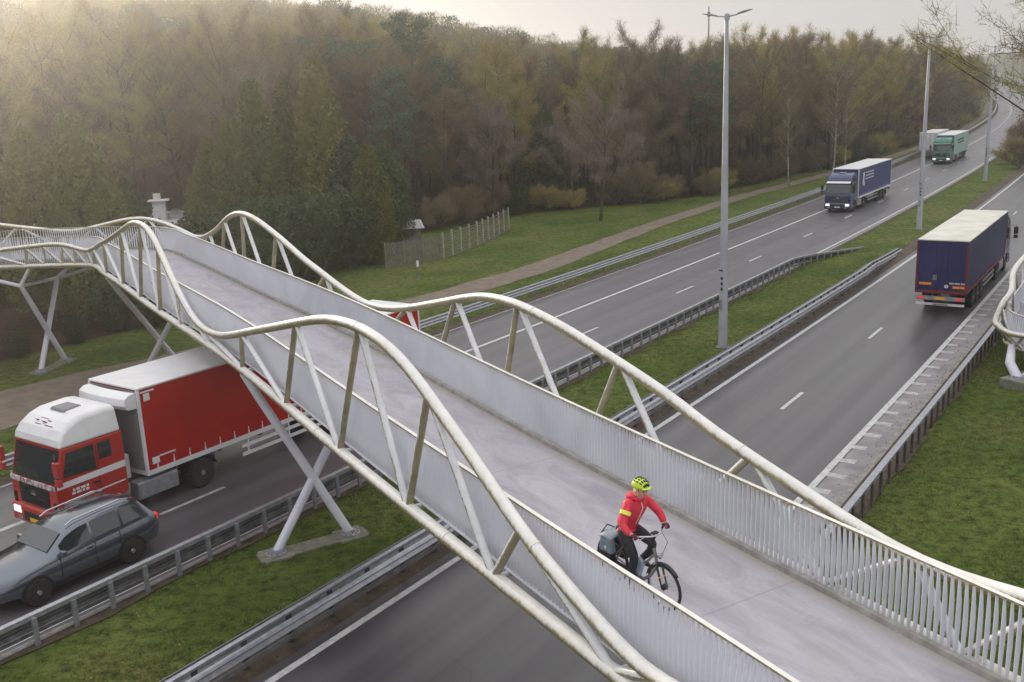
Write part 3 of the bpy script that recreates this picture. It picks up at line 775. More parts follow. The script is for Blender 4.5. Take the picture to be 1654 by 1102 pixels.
    mb = MB(); mb.box((.35, -2.62, 1.9), (.5, .3, 1.3)); mb.box((-.45, -2.6, 1.45), (.5, .3, .8)); mb.build('air_kit', 'white' if body == 'red' else 'black', root, bevel=.03)
def trailer(root, y0, L, side, roof, frame, front, z0=1.12, zt=4.0, hw=1.275, skirt='steel_d', wheels=True, reardoor=None, axles=3):
    y1 = y0 - L
    mb = MB(); mb.box((0, (y0 + y1) / 2, (z0 + .16 + zt - .07) / 2), (hw * 2 - .02, L - .10, zt - z0 - .23)); body = mb.build('trailer_body', side, root, bevel=.015)
    mb = MB(); mb.box((0, (y0 + y1) / 2, zt - .035), (hw * 2 + .01, L, .07)); mb.build('roof', roof, body, bevel=.02)
    mb = MB(); mb.box((0, (y0 + y1) / 2, z0 + .08), (hw * 2 + .01, L, .16)); mb.build('floor_frame', frame, body, bevel=.01)
    for sx in (-1, 1):
        for y in (y0 - .03, y1 + .03): mb = MB(); mb.box((sx * (hw - .04), y, (z0 + zt) / 2 + .04), (.10, .08, zt - z0 - .24)); mb.build('corner_post', frame, body)
    mb = MB()
    for sx in (-1, 1):
        for i in range(int(L / .62)):
            y = y0 - .4 - i * .62; mb.box((sx * (hw - .004), y, z0 + .22), (.012, .05, .12)); mb.box((sx * (hw - .002), y, z0 + .30), (.006, .03, .24))
    mb.build('curtain_strap', frame, body)
    mb = MB(); mb.box((0, y0 + .005, (z0 + zt) / 2 + .04), (hw * 2 - .2, .06, zt - z0 - .3)); mb.build('front_wall', front, body)
    mb = MB(); 
    for sx in (-1, 1): mb.box((sx * .45, (y0 + y1) / 2 - .8, z0 - .17), (.10, L - 2.4, .32))
    for i in range(7): mb.box((0, y0 - 1.2 - i * 1.8, z0 - .10), (2.2, .08, .12))
    mb.build('chassis', 'steel_d', root)
    for sx in (-1, 1):
        mb = MB(); mb.box((sx * .75, y0 - 2.9, .68), (.10, .10, .9)); mb.box((sx * .75, y0 - 2.9, .22), (.22, .24, .04)); mb.build('landing_leg', 'steel_d', root)
        mb = MB(); 
        for z in (.58, .88): mb.box((sx * 1.21, y0 - 6.0, z), (.04, 4.4, .12))
        for yy in (-4.1, -6.0, -7.9): mb.box((sx * 1.18, y0 + yy, .82), (.05, .06, .6))
        mb.build('side_guard', 'white' if skirt == 'white' else 'steel', root)
        for i in range(axles):
            wheel(root, sx * 1.06, y1 + 2.75 + i * 1.31, .50, .36)
        mb = MB(); mb.box((sx * 1.05, y1 + 4.06, 1.045), (.42, 4.0, .03)); mb.build('mudguard', 'black', root)
        mb = MB(); mb.box((sx * 1.05, y1 + 1.9, .62), (.42, .02, .55)); mb.build('mud_flap', 'black', root)
    mb = MB(); mb.box((0, y1 + .12, .52), (2.4, .10, .12)); bb = mb.build('rear_bar', 'white', root)
    mb = MB(); mb.box((0, y1 + .06, .86), (2.45, .08, .22)); lb = mb.build('light_bar', 'steel', root)
    for sx in (-1, 1):
        mb = MB(); mb.box((sx * .95, y1 + .005, .86), (.26, .05, .11)); mb.build('tail_light', 'tail', lb)
    mb = MB(); mb.box((0, y1 + .008, .86), (.52, .03, .13)); mb.build('number_plate', 'yellow', lb)
    return body
def place(name, s, off, away, label, cat='lorry', group=None, z=.03):
    h = heading(s) + (0 if away else math.pi)
    return empty(name, P(s, off, z), h, label, cat, group)
def strokes(parent, name, m_, x, ys, zs, pattern, sx=1, th=.01, horizontal='Y', size=(.06, .16)):
    """rows of small raised strokes standing in for lettering too small to read"""
    mb = MB(); k = 0
    for z in zs:
        y = ys[0]
        while y < ys[1]:
            w_ = pattern[k % len(pattern)]; k += 1
            c_ = (x, y + w_ * size[0] / 2, z) if horizontal == 'Y' else (y + w_ * size[0] / 2, x, z)
            d_ = (th, w_ * size[0], size[1]) if horizontal == 'Y' else (w_ * size[0], th, size[1])
            mb.box(c_, d_); y += (w_ + .45) * size[0]
    return mb.build(name, m_, parent)
LG = 'lorries on the motorway'
# red lorry coming toward the camera, partly under the bridge
t = place('lorry', 14.35, -11.85, False, 'red and white lorry with red curtain trailer passing under the bridge', group=LG)
M['bandpat'] = noisy('blurred_band', (.62, .60, .62), (.22, .12, .13), 9, .4, stretch=(1, 1, .5), lo=.45, hi=.55)
cab(t, 'red', 'white', visor=None, plate='yellow', stripe='bandpat')
for sx in (-1, 1):
    x = sx * 1.228
    panel(t, 'side_stripe', 'white', [(x, .0, 1.70), (x, .0, 1.87), (x, -2.26, 1.92), (x, -2.26, 1.72)], .006)
    panel(t, 'thin_stripe', 'white', [(x, -.15, 1.22), (x, -.15, 1.26), (x, -2.2, 1.32), (x, -2.2, 1.28)], .006)
    strokes(t, 'door_lettering', 'white', sx * 1.230, (-.98, -.45), (1.46, 1.56), (1.2, .8, 1.6), size=(.09, .07))
mb = MB()
for a, b, dx, dy in ((-.36, -.56, .40, .13), (-.05, -.64, .20, .24), (.20, -.56, .30, .12), (.10, -.74, .40, .10), (-.22, -.70, .16, .14), (.34, -.66, .12, .2)):
    zz = float(np.interp(-b, [.30, .46, .74, 1.15], [3.10, 3.34, 3.54, 3.66]))
    mb.box((a, b, zz - .055), (dx, dy, .02), rot=Matrix.Rotation(R(40), 3, 'X'))
mb.build('roof_emblem', 'darkred', t)
mb = MB(); mb.box((.45, -.42, 2.1), (.30, .05, .16)); mb.build('dashboard_vest', mat('hi_vis_green', (.35, .75, .05), .6), t)
tb = trailer(t, -2.95, 13.6, 'redcurtain', 'white', 'white', 'grey', skirt='white')
mb = MB(); rows = []
for y, z in ((-2.93, 3.86), (-2.70, 3.84), (-2.55, 3.74), (-2.52, 3.52), (-2.62, 3.38), (-2.93, 3.36)):
    rows.append([(x, y + .10 * (1 - (x / 1.2) ** 2), z) for x in np.linspace(-1.2, 1.2, 9)])
mb.grid(rows, closed=False); mb.add([rows[i][0] for i in range(6)] + [rows[i][-1] for i in range(6)], [tuple(range(6)), tuple(range(11, 5, -1))]); mb.build('cooling_unit', 'white', t, smooth=True)
for sx in (-1, 1):
    mb = MB(); mb.box((sx * 1.282, -3.25, 3.66), (.012, .22, .24)); mb.box((sx * 1.282, -3.3, 3.84), (.012, .5, .05)); mb.box((sx * 1.282, -3.3, 1.56), (.012, .26, .22)); mb.box((sx * 1.282, -3.75, 1.66), (.012, .6, .05)); mb.build('corner_marking', 'white', tb)
# navy lorry seen from behind, right carriageway
t = place('lorry', 71.9, 5.15, True, 'dark navy curtain-sided lorry with cream roof driving away on the right carriageway', group=LG)
cab(t, 'navycab', 'navycab', lamps=False)
tb = trailer(t, -2.6, 13.6, 'navy', 'cream', 'darkred', 'navy')
y1 = -2.6 - 13.6
mb = MB()
for x in (-.62, .62): mb.box((x, y1 + .044, 2.56), (1.16, .03, 2.36))
dr_ = mb.build('rear_door', 'navy', tb, bevel=.01)
mb = MB()
for x in (-.95, -.28, .28, .95): mb.tube([(x, y1 + .02, 1.35), (x, y1 + .02, 3.8)], .014, 6)
mb.build('lock_rod', 'navy', dr_)
mb = MB(); mb.box((-.78, y1 + .02, 1.63), (.62, .02, .13)); mb.box((.90, y1 + .02, 1.50), (.62, .02, .13)); mb.build('orange_board', 'orange', dr_)
mb = MB(); mb.box((-.32, y1 + .02, 1.98), (.20, .02, .30)); mb.build('label_sheet', 'grey', dr_)
mb = MB(); mb.lathe([(.10, y1 + .03), (.10, y1 + .012)], (.28, 0, 1.53), 'Y', 16); mb.build('round_sticker', 'plate', dr_)
strokes(dr_, 'rear_lettering', 'plate', y1 + .022, (.42, 1.18), (1.70,), (1, 1, 1, .01, .6, 1.1, 1, 1, .8, 1), horizontal='X', size=(.055, .085))
strokes(t, 'bar_lettering', 'black', y1 + .06, (-.35, .35), (.52,), (1, .6, 1.3, .8), horizontal='X', size=(.05, .06))
# blue lorry coming, left carriageway
t = place('lorry', 97.5, -11.75, False, 'blue lorry with white emblem on its trailer, headlights on, nearest in the far lanes', group=LG)
cab(t, 'navycab', 'navycab', visor='plate', grille_bars=4)
tb = trailer(t, -2.5, 13.6, mat('blue_curtain', (.035, .045, .17), .45), 'white', 'white', 'navy')
for sx in (-1, 1):
    x = sx * 1.279
    panel(tb, 'emblem', 'plate', [(x, -4.1, 3.5), (x, -4.5, 3.55), (x, -4.75, 3.2), (x, -4.55, 2.9), (x, -4.8, 2.3), (x, -4.5, 2.1), (x, -4.35, 2.6), (x, -4.15, 2.2), (x, -3.95, 2.4), (x, -4.15, 2.95)], .006)
    strokes(tb, 'side_lettering', 'plate', sx * 1.279, (-8.3, -5.2), (3.42, 3.12, 2.82), (1.2, .8, 2, 1, 1.5), size=(.16, .12))
# green lorry behind it
t = place('lorry', 155.6, -12.0, False, 'green-cabbed lorry with pale green trailer, headlights on, beside the white trailer', group=LG)
cab(t, 'greencab', 'greencab', visor='greencab', grille_bars=4)
tb = trailer(t, -2.5, 13.6, 'greenlt', 'white', 'greenlt', 'greencab')
for sx in (-1, 1):
    strokes(tb, 'side_lettering', 'greencab', sx * 1.279, (-11.5, -5.5), (3.1, 2.7), (1.4, .8, 2, 1, 1.5), size=(.2, .22))
# white box lorry on the hard shoulder seen from behind
t = place('lorry', 179.5, -15.45, True, 'white box lorry seen from behind on the far hard shoulder', group=LG)
cab(t, 'white', 'white', lamps=False)
tb = trailer(t, -2.6, 11.6, 'white', 'white', 'steel', 'white', zt=3.9)
y1 = -2.6 - 11.6
mb = MB()
for x in (-.62, .62): mb.box((x, y1 + .044, 2.5), (1.16, .03, 2.3))
dr_ = mb.build('rear_door', 'white', tb, bevel=.01)
mb = MB()
for x in (-.95, -.28, .28, .95): mb.box((x, y1 + .02, 2.5), (.05, .03, 2.3))
mb.build('lock_rod', 'grey', dr_)
mb = MB(); mb.box((0, y1 + .02, .86), (2.3, .3, .55)); mb.build('tail_lift', 'grey', dr_)

# dark SUV with raised body
car = place('car', 10.9, -8.75, False, 'dark grey estate SUV with roof rails beside the red lorry', 'car')
sec = [  # y, halfwidth low, z low, belt halfwidth, belt z, roof halfwidth, roof z
 (-.02, .62, .42, .70, .70, .60, .80), (-.14, .80, .34, .84, .74, .74, .90), (-.55, .90, .30, .93, .88, .80, .99), (-1.15, .92, .28, .94, .96, .82, 1.05),
 (-1.42, .92, .28, .94, .98, .76, 1.12), (-1.95, .92, .28, .94, 1.0, .66, 1.48), (-2.3, .92, .28, .94, 1.02, .63, 1.60), (-3.1, .92, .28, .94, 1.05, .63, 1.66), (-3.9, .92, .28, .94, 1.08, .62, 1.64), (-4.25, .91, .30, .93, 1.10, .60, 1.55), (-4.55, .88, .34, .91, 1.10, .66, 1.16), (-4.66, .80, .42, .86, 1.0, .66, 1.05)]
car.scale = (1.0, 1.02, 1.06)
rows = []
for y, hl, zl, hb, zb, hr, zr in sec:
    half = [(hl * .8, zl), (hl, zl + .08), (hb, (zl + zb) / 2), (hb, zb - .06), (hb - .05, zb), (hr + .05, zr - .07), (hr - .06, zr), (0, zr + .02)]
    rows.append([(x, y, z) for x, z in half] + [(-x, y, z) for x, z in reversed(half[:-1])])
mb = MB(); mb.grid(rows, closed=True); mb.add([q for q in rows[0]], [tuple(range(15))]); mb.add([q for q in rows[-1]], [tuple(range(14, -1, -1))])
mb.build('body', 'suv', car, smooth=True)
def on_side(sx, y, t):
    ys = [q[0] for q in sec][::-1]; f = lambda i: float(np.interp(y, ys, [q[i] for q in sec][::-1]))
    hb, zb, hr, zr = f(3) - .05, f(4), f(5) + .05, f(6) - .07
    return (sx * (hb + (hr - hb) * t + .008), y, zb + (zr - zb) * t + .004)
for sx in (-1, 1):
    for ya, yb in ((-1.75, -2.62), (-2.70, -3.5), (-3.58, -4.1)):
        ta = .12
        rr_ = [[on_side(sx, ya + (yb - ya) * k / 4, ta + (.90 - ta) * j / 3) for k in range(5)] for j in range(4)]
        mb = MB(); mb.grid(rr_); mb.build('side_window', 'glass', car, smooth=True)
    mb = MB(); mb.tube([(sx * .60, -2.1, 1.60), (sx * .60, -2.3, 1.68), (sx * .60, -3.7, 1.73), (sx * .60, -3.95, 1.66)], .022, 8); mb.build('roof_rail', 'chrome', car)
    mb = MB(); mb.box((sx * 1.02, -1.72, 1.10), (.20, .12, .15)); mb.build('mirror', 'suv', car, bevel=.03)
    mb = MB(); rr_ = [[(sx * (.48 + .36 * k / 4), -.075 - .30 * (k / 4) ** 1.6 + .01, .62 + .14 * j + .05 * k / 4) for k in range(5)] for j in range(2)]; mb.grid(rr_); mb.build('headlight', 'head', car)
    mb = MB(); mb.box((sx * .80, -4.60, .98), (.16, .12, .20)); mb.build('tail_light', 'tail', car, bevel=.02)
    for y in (-.98, -3.70):
        mb = MB(); a_ = [(y + .42 * math.cos(a), .35 + .42 * math.sin(a)) for a in np.linspace(-.25, math.pi + .25, 14)]
        mb.prism(a_, sx * .80, sx * .948); mb.build('wheel_arch', 'black', car)
        wheel(car, sx * .86, y, .35, .22, rim='chrome')
    mb = MB(); mb.box((sx * .935, -2.35, .36), (.04, 2.0, .12)); mb.build('sill', 'black', car)
    mb = MB(); mb.box((sx * .947, -2.66, .75), (.006, .014, .62)); mb.box((sx * .947, -1.66, .72), (.006, .014, .5)); mb.box((sx * .947, -3.40, .85), (.006, .014, .4)); mb.box((sx * .952, -2.5, .93), (.02, .18, .03)); mb.build('door_seam', 'black', car)
rr_ = []
for y in (-1.46, -1.7, -1.93):
    z = float(np.interp(-y, [1.42, 1.95], [1.12, 1.48])); h_ = float(np.interp(-y, [1.42, 1.95], [.76, .66])) - .04
    rr_.append([(x, y + .012, z + .026) for x in np.linspace(-h_, h_, 7)])
mb = MB(); mb.grid(rr_); mb.build('windscreen', 'glass', car, smooth=True)
rr_ = [[(x, y, z) for x in np.linspace(-.56, .56, 5)] for y, z in ((-4.29, 1.52), (-4.54, 1.20))]
mb = MB(); mb.grid(rr_); mb.build('rear_window', 'glass', car)
mb = MB(); mb.box((0, -.02, .58), (.9, .05, .16)); mb.box((0, -.06, .36), (1.2, .08, .14)); mb.build('grille', 'black', car, bevel=.02)
mb = MB(); mb.box((0, .015, .46), (.5, .02, .11)); mb.build('number_plate', 'yellow', car)

# ---------------------------------------------------------------- trees
def m_twig(name, cols, rough=.9):
    m = mat(name, cols[0], rough, spec=.15); g = NG(m)
    oi = g.n('ShaderNodeObjectInfo')
    n_ = g.noise(g.pos(), .7, 4, .7)
    v = g.math('ADD', g.math('MULTIPLY', oi.outputs['Random'], .6), g.math('MULTIPLY', n_, .5))
    k = len(cols); g.base(g.ramp(v, [(.15 + .7 * i / (k - 1), c_) for i, c_ in enumerate(cols)]))
    return m
M['bark'] = noisy('bark', (.050, .040, .032), (.095, .078, .060), 3, .95)
M['bark_birch'] = noisy('birch_bark', (.40, .37, .33), (.14, .12, .10), 2.2, .8, stretch=(1, 1, 3), lo=.5, hi=.62)
M['twig_brown'] = m_twig('brown_twigs', [(.135, .100, .066), (.185, .140, .088), (.200, .160, .085), (.245, .195, .120)])
M['twig_olive'] = m_twig('olive_twigs', [(.250, .216, .068), (.351, .277, .088), (.270, .250, .081), (.405, .317, .115)])
M['twig_grey'] = m_twig('grey_twigs', [(.195, .158, .128), (.255, .203, .158), (.225, .195, .135)])
M['leaf_cypress'] = m_twig('cypress_foliage', [(.098, .115, .028), (.147, .151, .039), (.189, .182, .050)])
M['leaf_dark'] = m_twig('dark_evergreen_foliage', [(.042, .067, .031), (.064, .092, .039), (.081, .109, .048)])
M['leaf_pine'] = m_twig('pine_needles', [(.056, .101, .064), (.084, .137, .084), (.105, .154, .087)])

def perp(D):
    a = np.cross(D, np.array([0, 0, 1.0]) + 1e-3); return a / (np.linalg.norm(a, axis=1, keepdims=True) + 1e-9)
def unit(D): return D / (np.linalg.norm(D, axis=1, keepdims=True) + 1e-9)
def blades(rng, base, dirs, length, width, mats_n=None):
    """thin triangles from base points along dirs"""
    n = len(base); sidev = unit(np.cross(dirs, rng.normal(size=(n, 3))))
    a = base - sidev * width[:, None] / 2; b = base + sidev * width[:, None] / 2; c_ = base + dirs * length[:, None]
    V = np.stack([a, b, c_], 1).reshape(-1, 3); F = np.arange(3 * n).reshape(-1, 3); return V, F
def bare_tree(seed, H=14., spread=3.6, ntw=7000, twig='twig_brown', bark='bark', first=.28, rise_=.9, tw_l=(.35, .95), tw_w=.025, trunk_r=.17, nl=16):
    rng = np.random.default_rng(seed); mb = MB()
    k = 9; lean = rng.normal(size=2) * .035
    tp = [np.array([lean[0] * H * t + .12 * math.sin(3 * t + seed), lean[1] * H * t + .12 * math.cos(4 * t + seed), H * .84 * t]) for t in np.linspace(0, 1, k)]
    mb.tube(tp, [trunk_r * (1 - .88 * t) + .01 for t in np.linspace(0, 1, k)], 7)
    seeds_p, seeds_d, seeds_w = [], [], []
    for i in range(nl):
        t = first + (1 - first) * (i + rng.random()) / nl; t = min(t, .97)
        o = np.array([np.interp(t, np.linspace(0, 1, k), [q[j] for q in tp]) for j in range(3)])
        az = i * 2.4 + rng.random() * .8; el = rise_ * (.35 + .5 * t) + rng.random() * .25
        L = spread * (1.02 - .50 * ((t - first) / (1 - first)) ** 2.4) * (.75 + .5 * rng.random())
        d = np.array([math.cos(az) * math.cos(el), math.sin(az) * math.cos(el), math.sin(el)])
        p1 = o + d * L * .5 + np.array([0, 0, L * .04]); p2 = o + d * L + np.array([0, 0, L * .20])
        mb.tube([o, p1, p2], [.06 * (1.1 - t * .7) + .012, .03, .010], 5, caps=False)
        for j in range(6):
            u = .25 + .75 * (j + rng.random()) / 6
            q = o + (p2 - o) * u; dd = unit((d + rng.normal(size=3) * .55 + np.array([0, 0, .25]))[None])[0]
            l2 = L * .38 * (1.2 - .5 * u); q2 = q + dd * l2
            mb.tube([q, q2], [.016, .006], 3, caps=False)
            seeds_p.append((q, q2)); seeds_d.append(dd); seeds_w.append(l2)
        seeds_p.append((p1, p2)); seeds_d.append(d); seeds_w.append(L * .5)
    seeds_w = np.array(seeds_w); idx = rng.choice(len(seeds_p), ntw, p=seeds_w / seeds_w.sum())
    A = np.array([s[0] for s in seeds_p])[idx]; Bp = np.array([s[1] for s in seeds_p])[idx]; D = np.array(seeds_d)[idx]
    t = rng.random(ntw)[:, None] ** .7
    base = A + (Bp - A) * t + rng.normal(size=(ntw, 3)) * .16
    dirs = unit(D * .50 + rng.normal(size=(ntw, 3)) * .62 + np.array([0, 0, .26]))
    Ln = rng.uniform(*tw_l, ntw); V, F = blades(rng, base, dirs, Ln, rng.uniform(.6, 1.3, ntw) * tw_w)
    # side twiglets
    b2 = base + dirs * (Ln * rng.uniform(.3, .7, ntw))[:, None]; d2 = unit(dirs + rng.normal(size=(ntw, 3)) * .7)
    V2, F2 = blades(rng, b2, d2, Ln * .5, np.full(ntw, tw_w * .7)); V = np.vstack([V, V2]); F = np.vstack([F, F2 + 3 * ntw])
    return mb, (V, F, M[twig]), bark
def quads(rng, C_, n_, size, up=.3, flat=1.0):
    """small leaf sprays (quads) at centres C_"""
    k = len(C_); a = unit(rng.normal(size=(k, 3)) + np.array([0, 0, up])); b = unit(np.cross(a, rng.normal(size=(k, 3))))
    s_ = size[:, None]; V = np.stack([C_ - b * s_ * .35, C_ + a * s_ * .5 - b * s_ * .12, C_ + a * s_, C_ + b * s_ * .35 + a * s_ * .3], 1).reshape(-1, 3)
    return V, np.arange(4 * k).reshape(-1, 4)
def conifer(seed, H=12., rad=2.6, n=15000, leaf='leaf_cypress', shape='column', trunk_r=.2):
    rng = np.random.default_rng(seed); mb = MB(); mb.tube([(0, 0, 0), (.05, 0, H * .5), (0, 0, H * .95)], [trunk_r, trunk_r * .6, .03], 7)
    # sprays ride on upswept branch plumes
    npl = 150; pl = []
    for i in range(npl):
        t = (i + rng.random()) / npl; z = H * (.04 + .93 * t)
        prof = {'column': (1 - t ** 2.6) * (.75 + .25 * min(1, t * 5)), 'cone': (1 - t) ** .8, 'bush': math.sqrt(max(0, 1 - (2 * t - .9) ** 2)) if abs(2 * t - .9) < 1 else .1}[shape]
        az = i * 2.39996 + rng.random() * .5; r_ = rad * max(prof, .07) * (.78 + .34 * rng.random())
        pl.append((np.array([math.cos(az) * r_ * .25, math.sin(az) * r_ * .25, z - r_ * .10]), np.array([math.cos(az) * r_, math.sin(az) * r_, z + r_ * .42 + .25])))
    idx = rng.integers(0, npl, n); A = np.array([q[0] for q in pl])[idx]; Bp = np.array([q[1] for q in pl])[idx]
    t = rng.random(n)[:, None] ** .55
    C_ = A + (Bp - A) * t + rng.normal(size=(n, 3)) * np.array([.26, .26, .30]) * (1.15 - .5 * t)
    V, F = quads(rng, C_, n, rng.uniform(.16, .38, n), up=.9)
    return mb, (V, F, M[leaf]), 'bark'
def pine(seed, H=17., rad=4.0, n=11000, first=.5, leaf='leaf_pine', clumps=46, flat=.42):
    rng = np.random.default_rng(seed); mb = MB()
    tp = [(0, 0, 0), (.2, .1, H * .4), (.05, .3, H * .7), (.15, .1, H * .95)]; mb.tube(tp, [.24, .18, .12, .03], 8)
    cl = []
    for i in range(clumps):
        t = first + (1 - first) * (i / clumps) ** .9; az = i * 2.4 + rng.random()
        r_ = rad * (math.sqrt(max(0.05, 1 - ((t - first) / (1 - first) * 1.25 - .35) ** 2))) * (.45 + .6 * rng.random())
        c_ = np.array([math.cos(az) * r_, math.sin(az) * r_, H * t + rng.random() * .6]); s0 = np.array([0, 0, H * t - r_ * .35])
        mb.tube([s0, (s0 + c_) / 2 + np.array([0, 0, -.1]), c_], [.06, .04, .015], 5, caps=False); cl.append((c_, .75 + .65 * rng.random()))
    idx = rng.integers(0, clumps, n); C0 = np.array([c_[0] for c_ in cl])[idx]; S_ = np.array([c_[1] for c_ in cl])[idx][:, None]
    d = unit(rng.normal(size=(n, 3))) * rng.random((n, 1)) ** .45; C_ = C0 + d * S_ * np.array([1, 1, flat])
    V, F = blades(rng, C_, unit(rng.normal(size=(n, 3)) + np.array([0, 0, .6])), rng.uniform(.2, .42, n), np.full(n, .075))
    return mb, (V, F, M[leaf]), 'bark'
PROTO = {}
def proto(key, kind, **kw):
    mb, (V, F, lm), bark = {'bare': bare_tree, 'conifer': conifer, 'pine': pine}[kind](**kw)
    me = bpy.data.meshes.new('trunk'); me.from_pydata(mb.v, [], mb.f); me.materials.append(M[bark]); me.polygons.foreach_set('use_smooth', [True] * len(me.polygons))
    cm = np_mesh('crown', V, F, [lm]); PROTO[key] = (me, cm)
    kw_h = kw.get('H', 14.)
    return kw_h
def tree(key, loc, sc_=1.0, rz=0.0, name='bare_tree', label='', cat='tree', group=None, sz=None):
    o = empty(name, loc, rz, label, cat, group); o.scale = (sc_, sc_, sz or sc_)
    for nm, me in zip(('trunk', 'crown'), PROTO[key]):
        c_ = bpy.data.objects.new(nm, me); link(c_, o)
    return o
for i in range(5): proto('brown%d' % i, 'bare', seed=10 + i, H=14.2 + i * .4, spread=3.7 + .3 * i, ntw=11000)
for i in range(3): proto('olive%d' % i, 'bare', seed=30 + i, H=14.6 + i * .5, spread=3.9 + .3 * i, ntw=11500, twig='twig_olive')
proto('grey0', 'bare', seed=41, H=12.5, spread=4.2, ntw=11000, twig='twig_grey')
proto('oak', 'bare', seed=42, H=15.5, spread=6.8, ntw=11000, twig='twig_olive', nl=22, first=.22, trunk_r=.34)
proto('verge_oak', 'bare', seed=47, H=17.5, spread=7.4, ntw=9000, twig='twig_olive', nl=20, first=.52, rise_=.35, trunk_r=.30, tw_l=(.3, .8), tw_w=.020)
proto('verge_oak2', 'bare', seed=48, H=16, spread=6.8, ntw=12000, twig='twig_brown', nl=22, first=.45, rise_=.5, trunk_r=.26, tw_l=(.3, .8), tw_w=.022)
proto('birch', 'bare', seed=43, H=15, spread=2.6, ntw=4500, twig='twig_brown', bark='bark_birch', trunk_r=.11)
proto('shrub', 'bare', seed=44, H=3.2, spread=2.3, ntw=5200, twig='twig_brown', first=.03, rise_=.8, trunk_r=.05, tw_l=(.35, .8), tw_w=.028)
proto('shrub2', 'bare', seed=45, H=2.4, spread=2.0, ntw=5200, twig='twig_olive', first=.03, rise_=.6, trunk_r=.05, tw_l=(.3, .7), tw_w=.030)
proto('cyp', 'conifer', seed=50, H=12.5, rad=3.0, n=17000)
proto('cyp2', 'conifer', seed=51, H=14.5, rad=2.4, n=17000)
proto('cyp3', 'conifer', seed=52, H=10, rad=2.9, n=16000, shape='column', leaf='leaf_dark')
proto('hol', 'conifer', seed=53, H=6, rad=2.6, n=11000, shape='bush', leaf='leaf_dark')
proto('pine', 'pine', seed=60, H=18, rad=4.2, n=12000)
proto('pine2', 'pine', seed=61, H=19, rad=3.2, n=11000, first=.42, clumps=52, flat=.55)
proto('pine3', 'pine', seed=62, H=17, rad=3.6, n=11000, first=.66, clumps=36)

# the wood beyond the path: individual trees, front rows first
rng = np.random.default_rng(3)
cand = []
for s in np.arange(8, 330, 5.2):
    e = float(np.interp(s, [q[0] for q in EDGE], [q[1] for q in EDGE]))
    rows_ = 7 if s < 120 else 5 if s < 200 else 3
    for r_ in range(rows_):
        cand.append((s + rng.uniform(-2.2, 2.2), e - 3.0 - r_ * 5.4 + rng.uniform(-2, 2), r_))
def blocked(s, off):   # keep the gardens and the fence corner clear
    if -46 < off and s < 8: return True
    if 20 < s < 60 and off > -58: return True if s > 24 else off > -48
    if 52 <= s < 78 and off > -52: return True
    return False
cnt = 0
for s, off, r_ in sorted(cand, key=lambda q: q[0] + 3 * q[2]):
    if blocked(s, off) or cnt >= 262: continue
    v = rng.random(); far = s > 95
    if v < (.36 if far else .22): key = 'olive%d' % rng.integers(0, 3); lb = 'bare winter tree with yellowish olive twigs in the dense roadside wood'
    elif v < .90: key = 'brown%d' % rng.integers(0, 5); lb = 'bare winter tree with brown twigs in the dense roadside wood'
    else: key = 'grey0'; lb = 'bare winter tree with greyish twigs in the dense roadside wood'
    k = rng.uniform(.88, 1.16) * (.82 if r_ == 0 else 1) * float(np.interp(s, [0, 60, 110, 200], [1.05, 1.1, 1.12, 1.16]))
    q = P(s, off); px = 827 + 1589 * q.x / q.y * .97
    lb += ', ' + ('behind the left end of the footbridge' if px < 330 else 'up behind the row of cypresses' if px < 660 else 'behind the slatted fence' if px < 850 else 'between the fence and the round shrubs' if px < 1000 else 'left of the nearest lamp post' if px < 1160 else 'just right of the nearest lamp post' if px < 1260 else 'around the birches and the spreading oak' if px < 1400 else 'behind the blue lorry' if px < 1500 else 'at the far bend') + (' front row' if r_ == 0 else '')
    tree(key, P(s, off, -.1), k, rng.uniform(0, 6.3), 'bare_tree', lb.replace(' in the dense roadside wood', ''), 'tree', 'bare trees of the wood beyond the cycle path')
    cnt += 1
# particular trees that stand out
def T(key, x, y, k, name, label, cat='tree', rz=0., sz=None, z=None, group=None):
    return tree(key, Vector((x, y, 0 if z is None else z)), k, rz, name, label, cat, group, sz)
def wz_(x, y):
    # ground height at a world point: nearest (s, off)
    X = x * math.cos(TH) - y * math.sin(TH) - X0; Y = x * math.sin(TH) + y * math.cos(TH)
    s_, o_ = Y, X - OFF0
    for _ in range(12):
        q = roadxy(s_, o_); dx, dy = x - float(q[0]), y - float(q[1]); h = float(np.interp(s_, _ss, _hd)) ; a = TH - h
        s_ += dx * math.sin(a) + dy * math.cos(a); o_ += dx * math.cos(a) - dy * math.sin(a)
    return float(gz(s_, o_)), s_, o_
def ray_xy(px, d):
    """world x,y of a spot seen in the direction of picture column px (1654 wide), d metres away"""
    a = math.atan((px - 827) / 1589.16 / math.cos(_p)); return d * math.sin(a), d * math.cos(a)
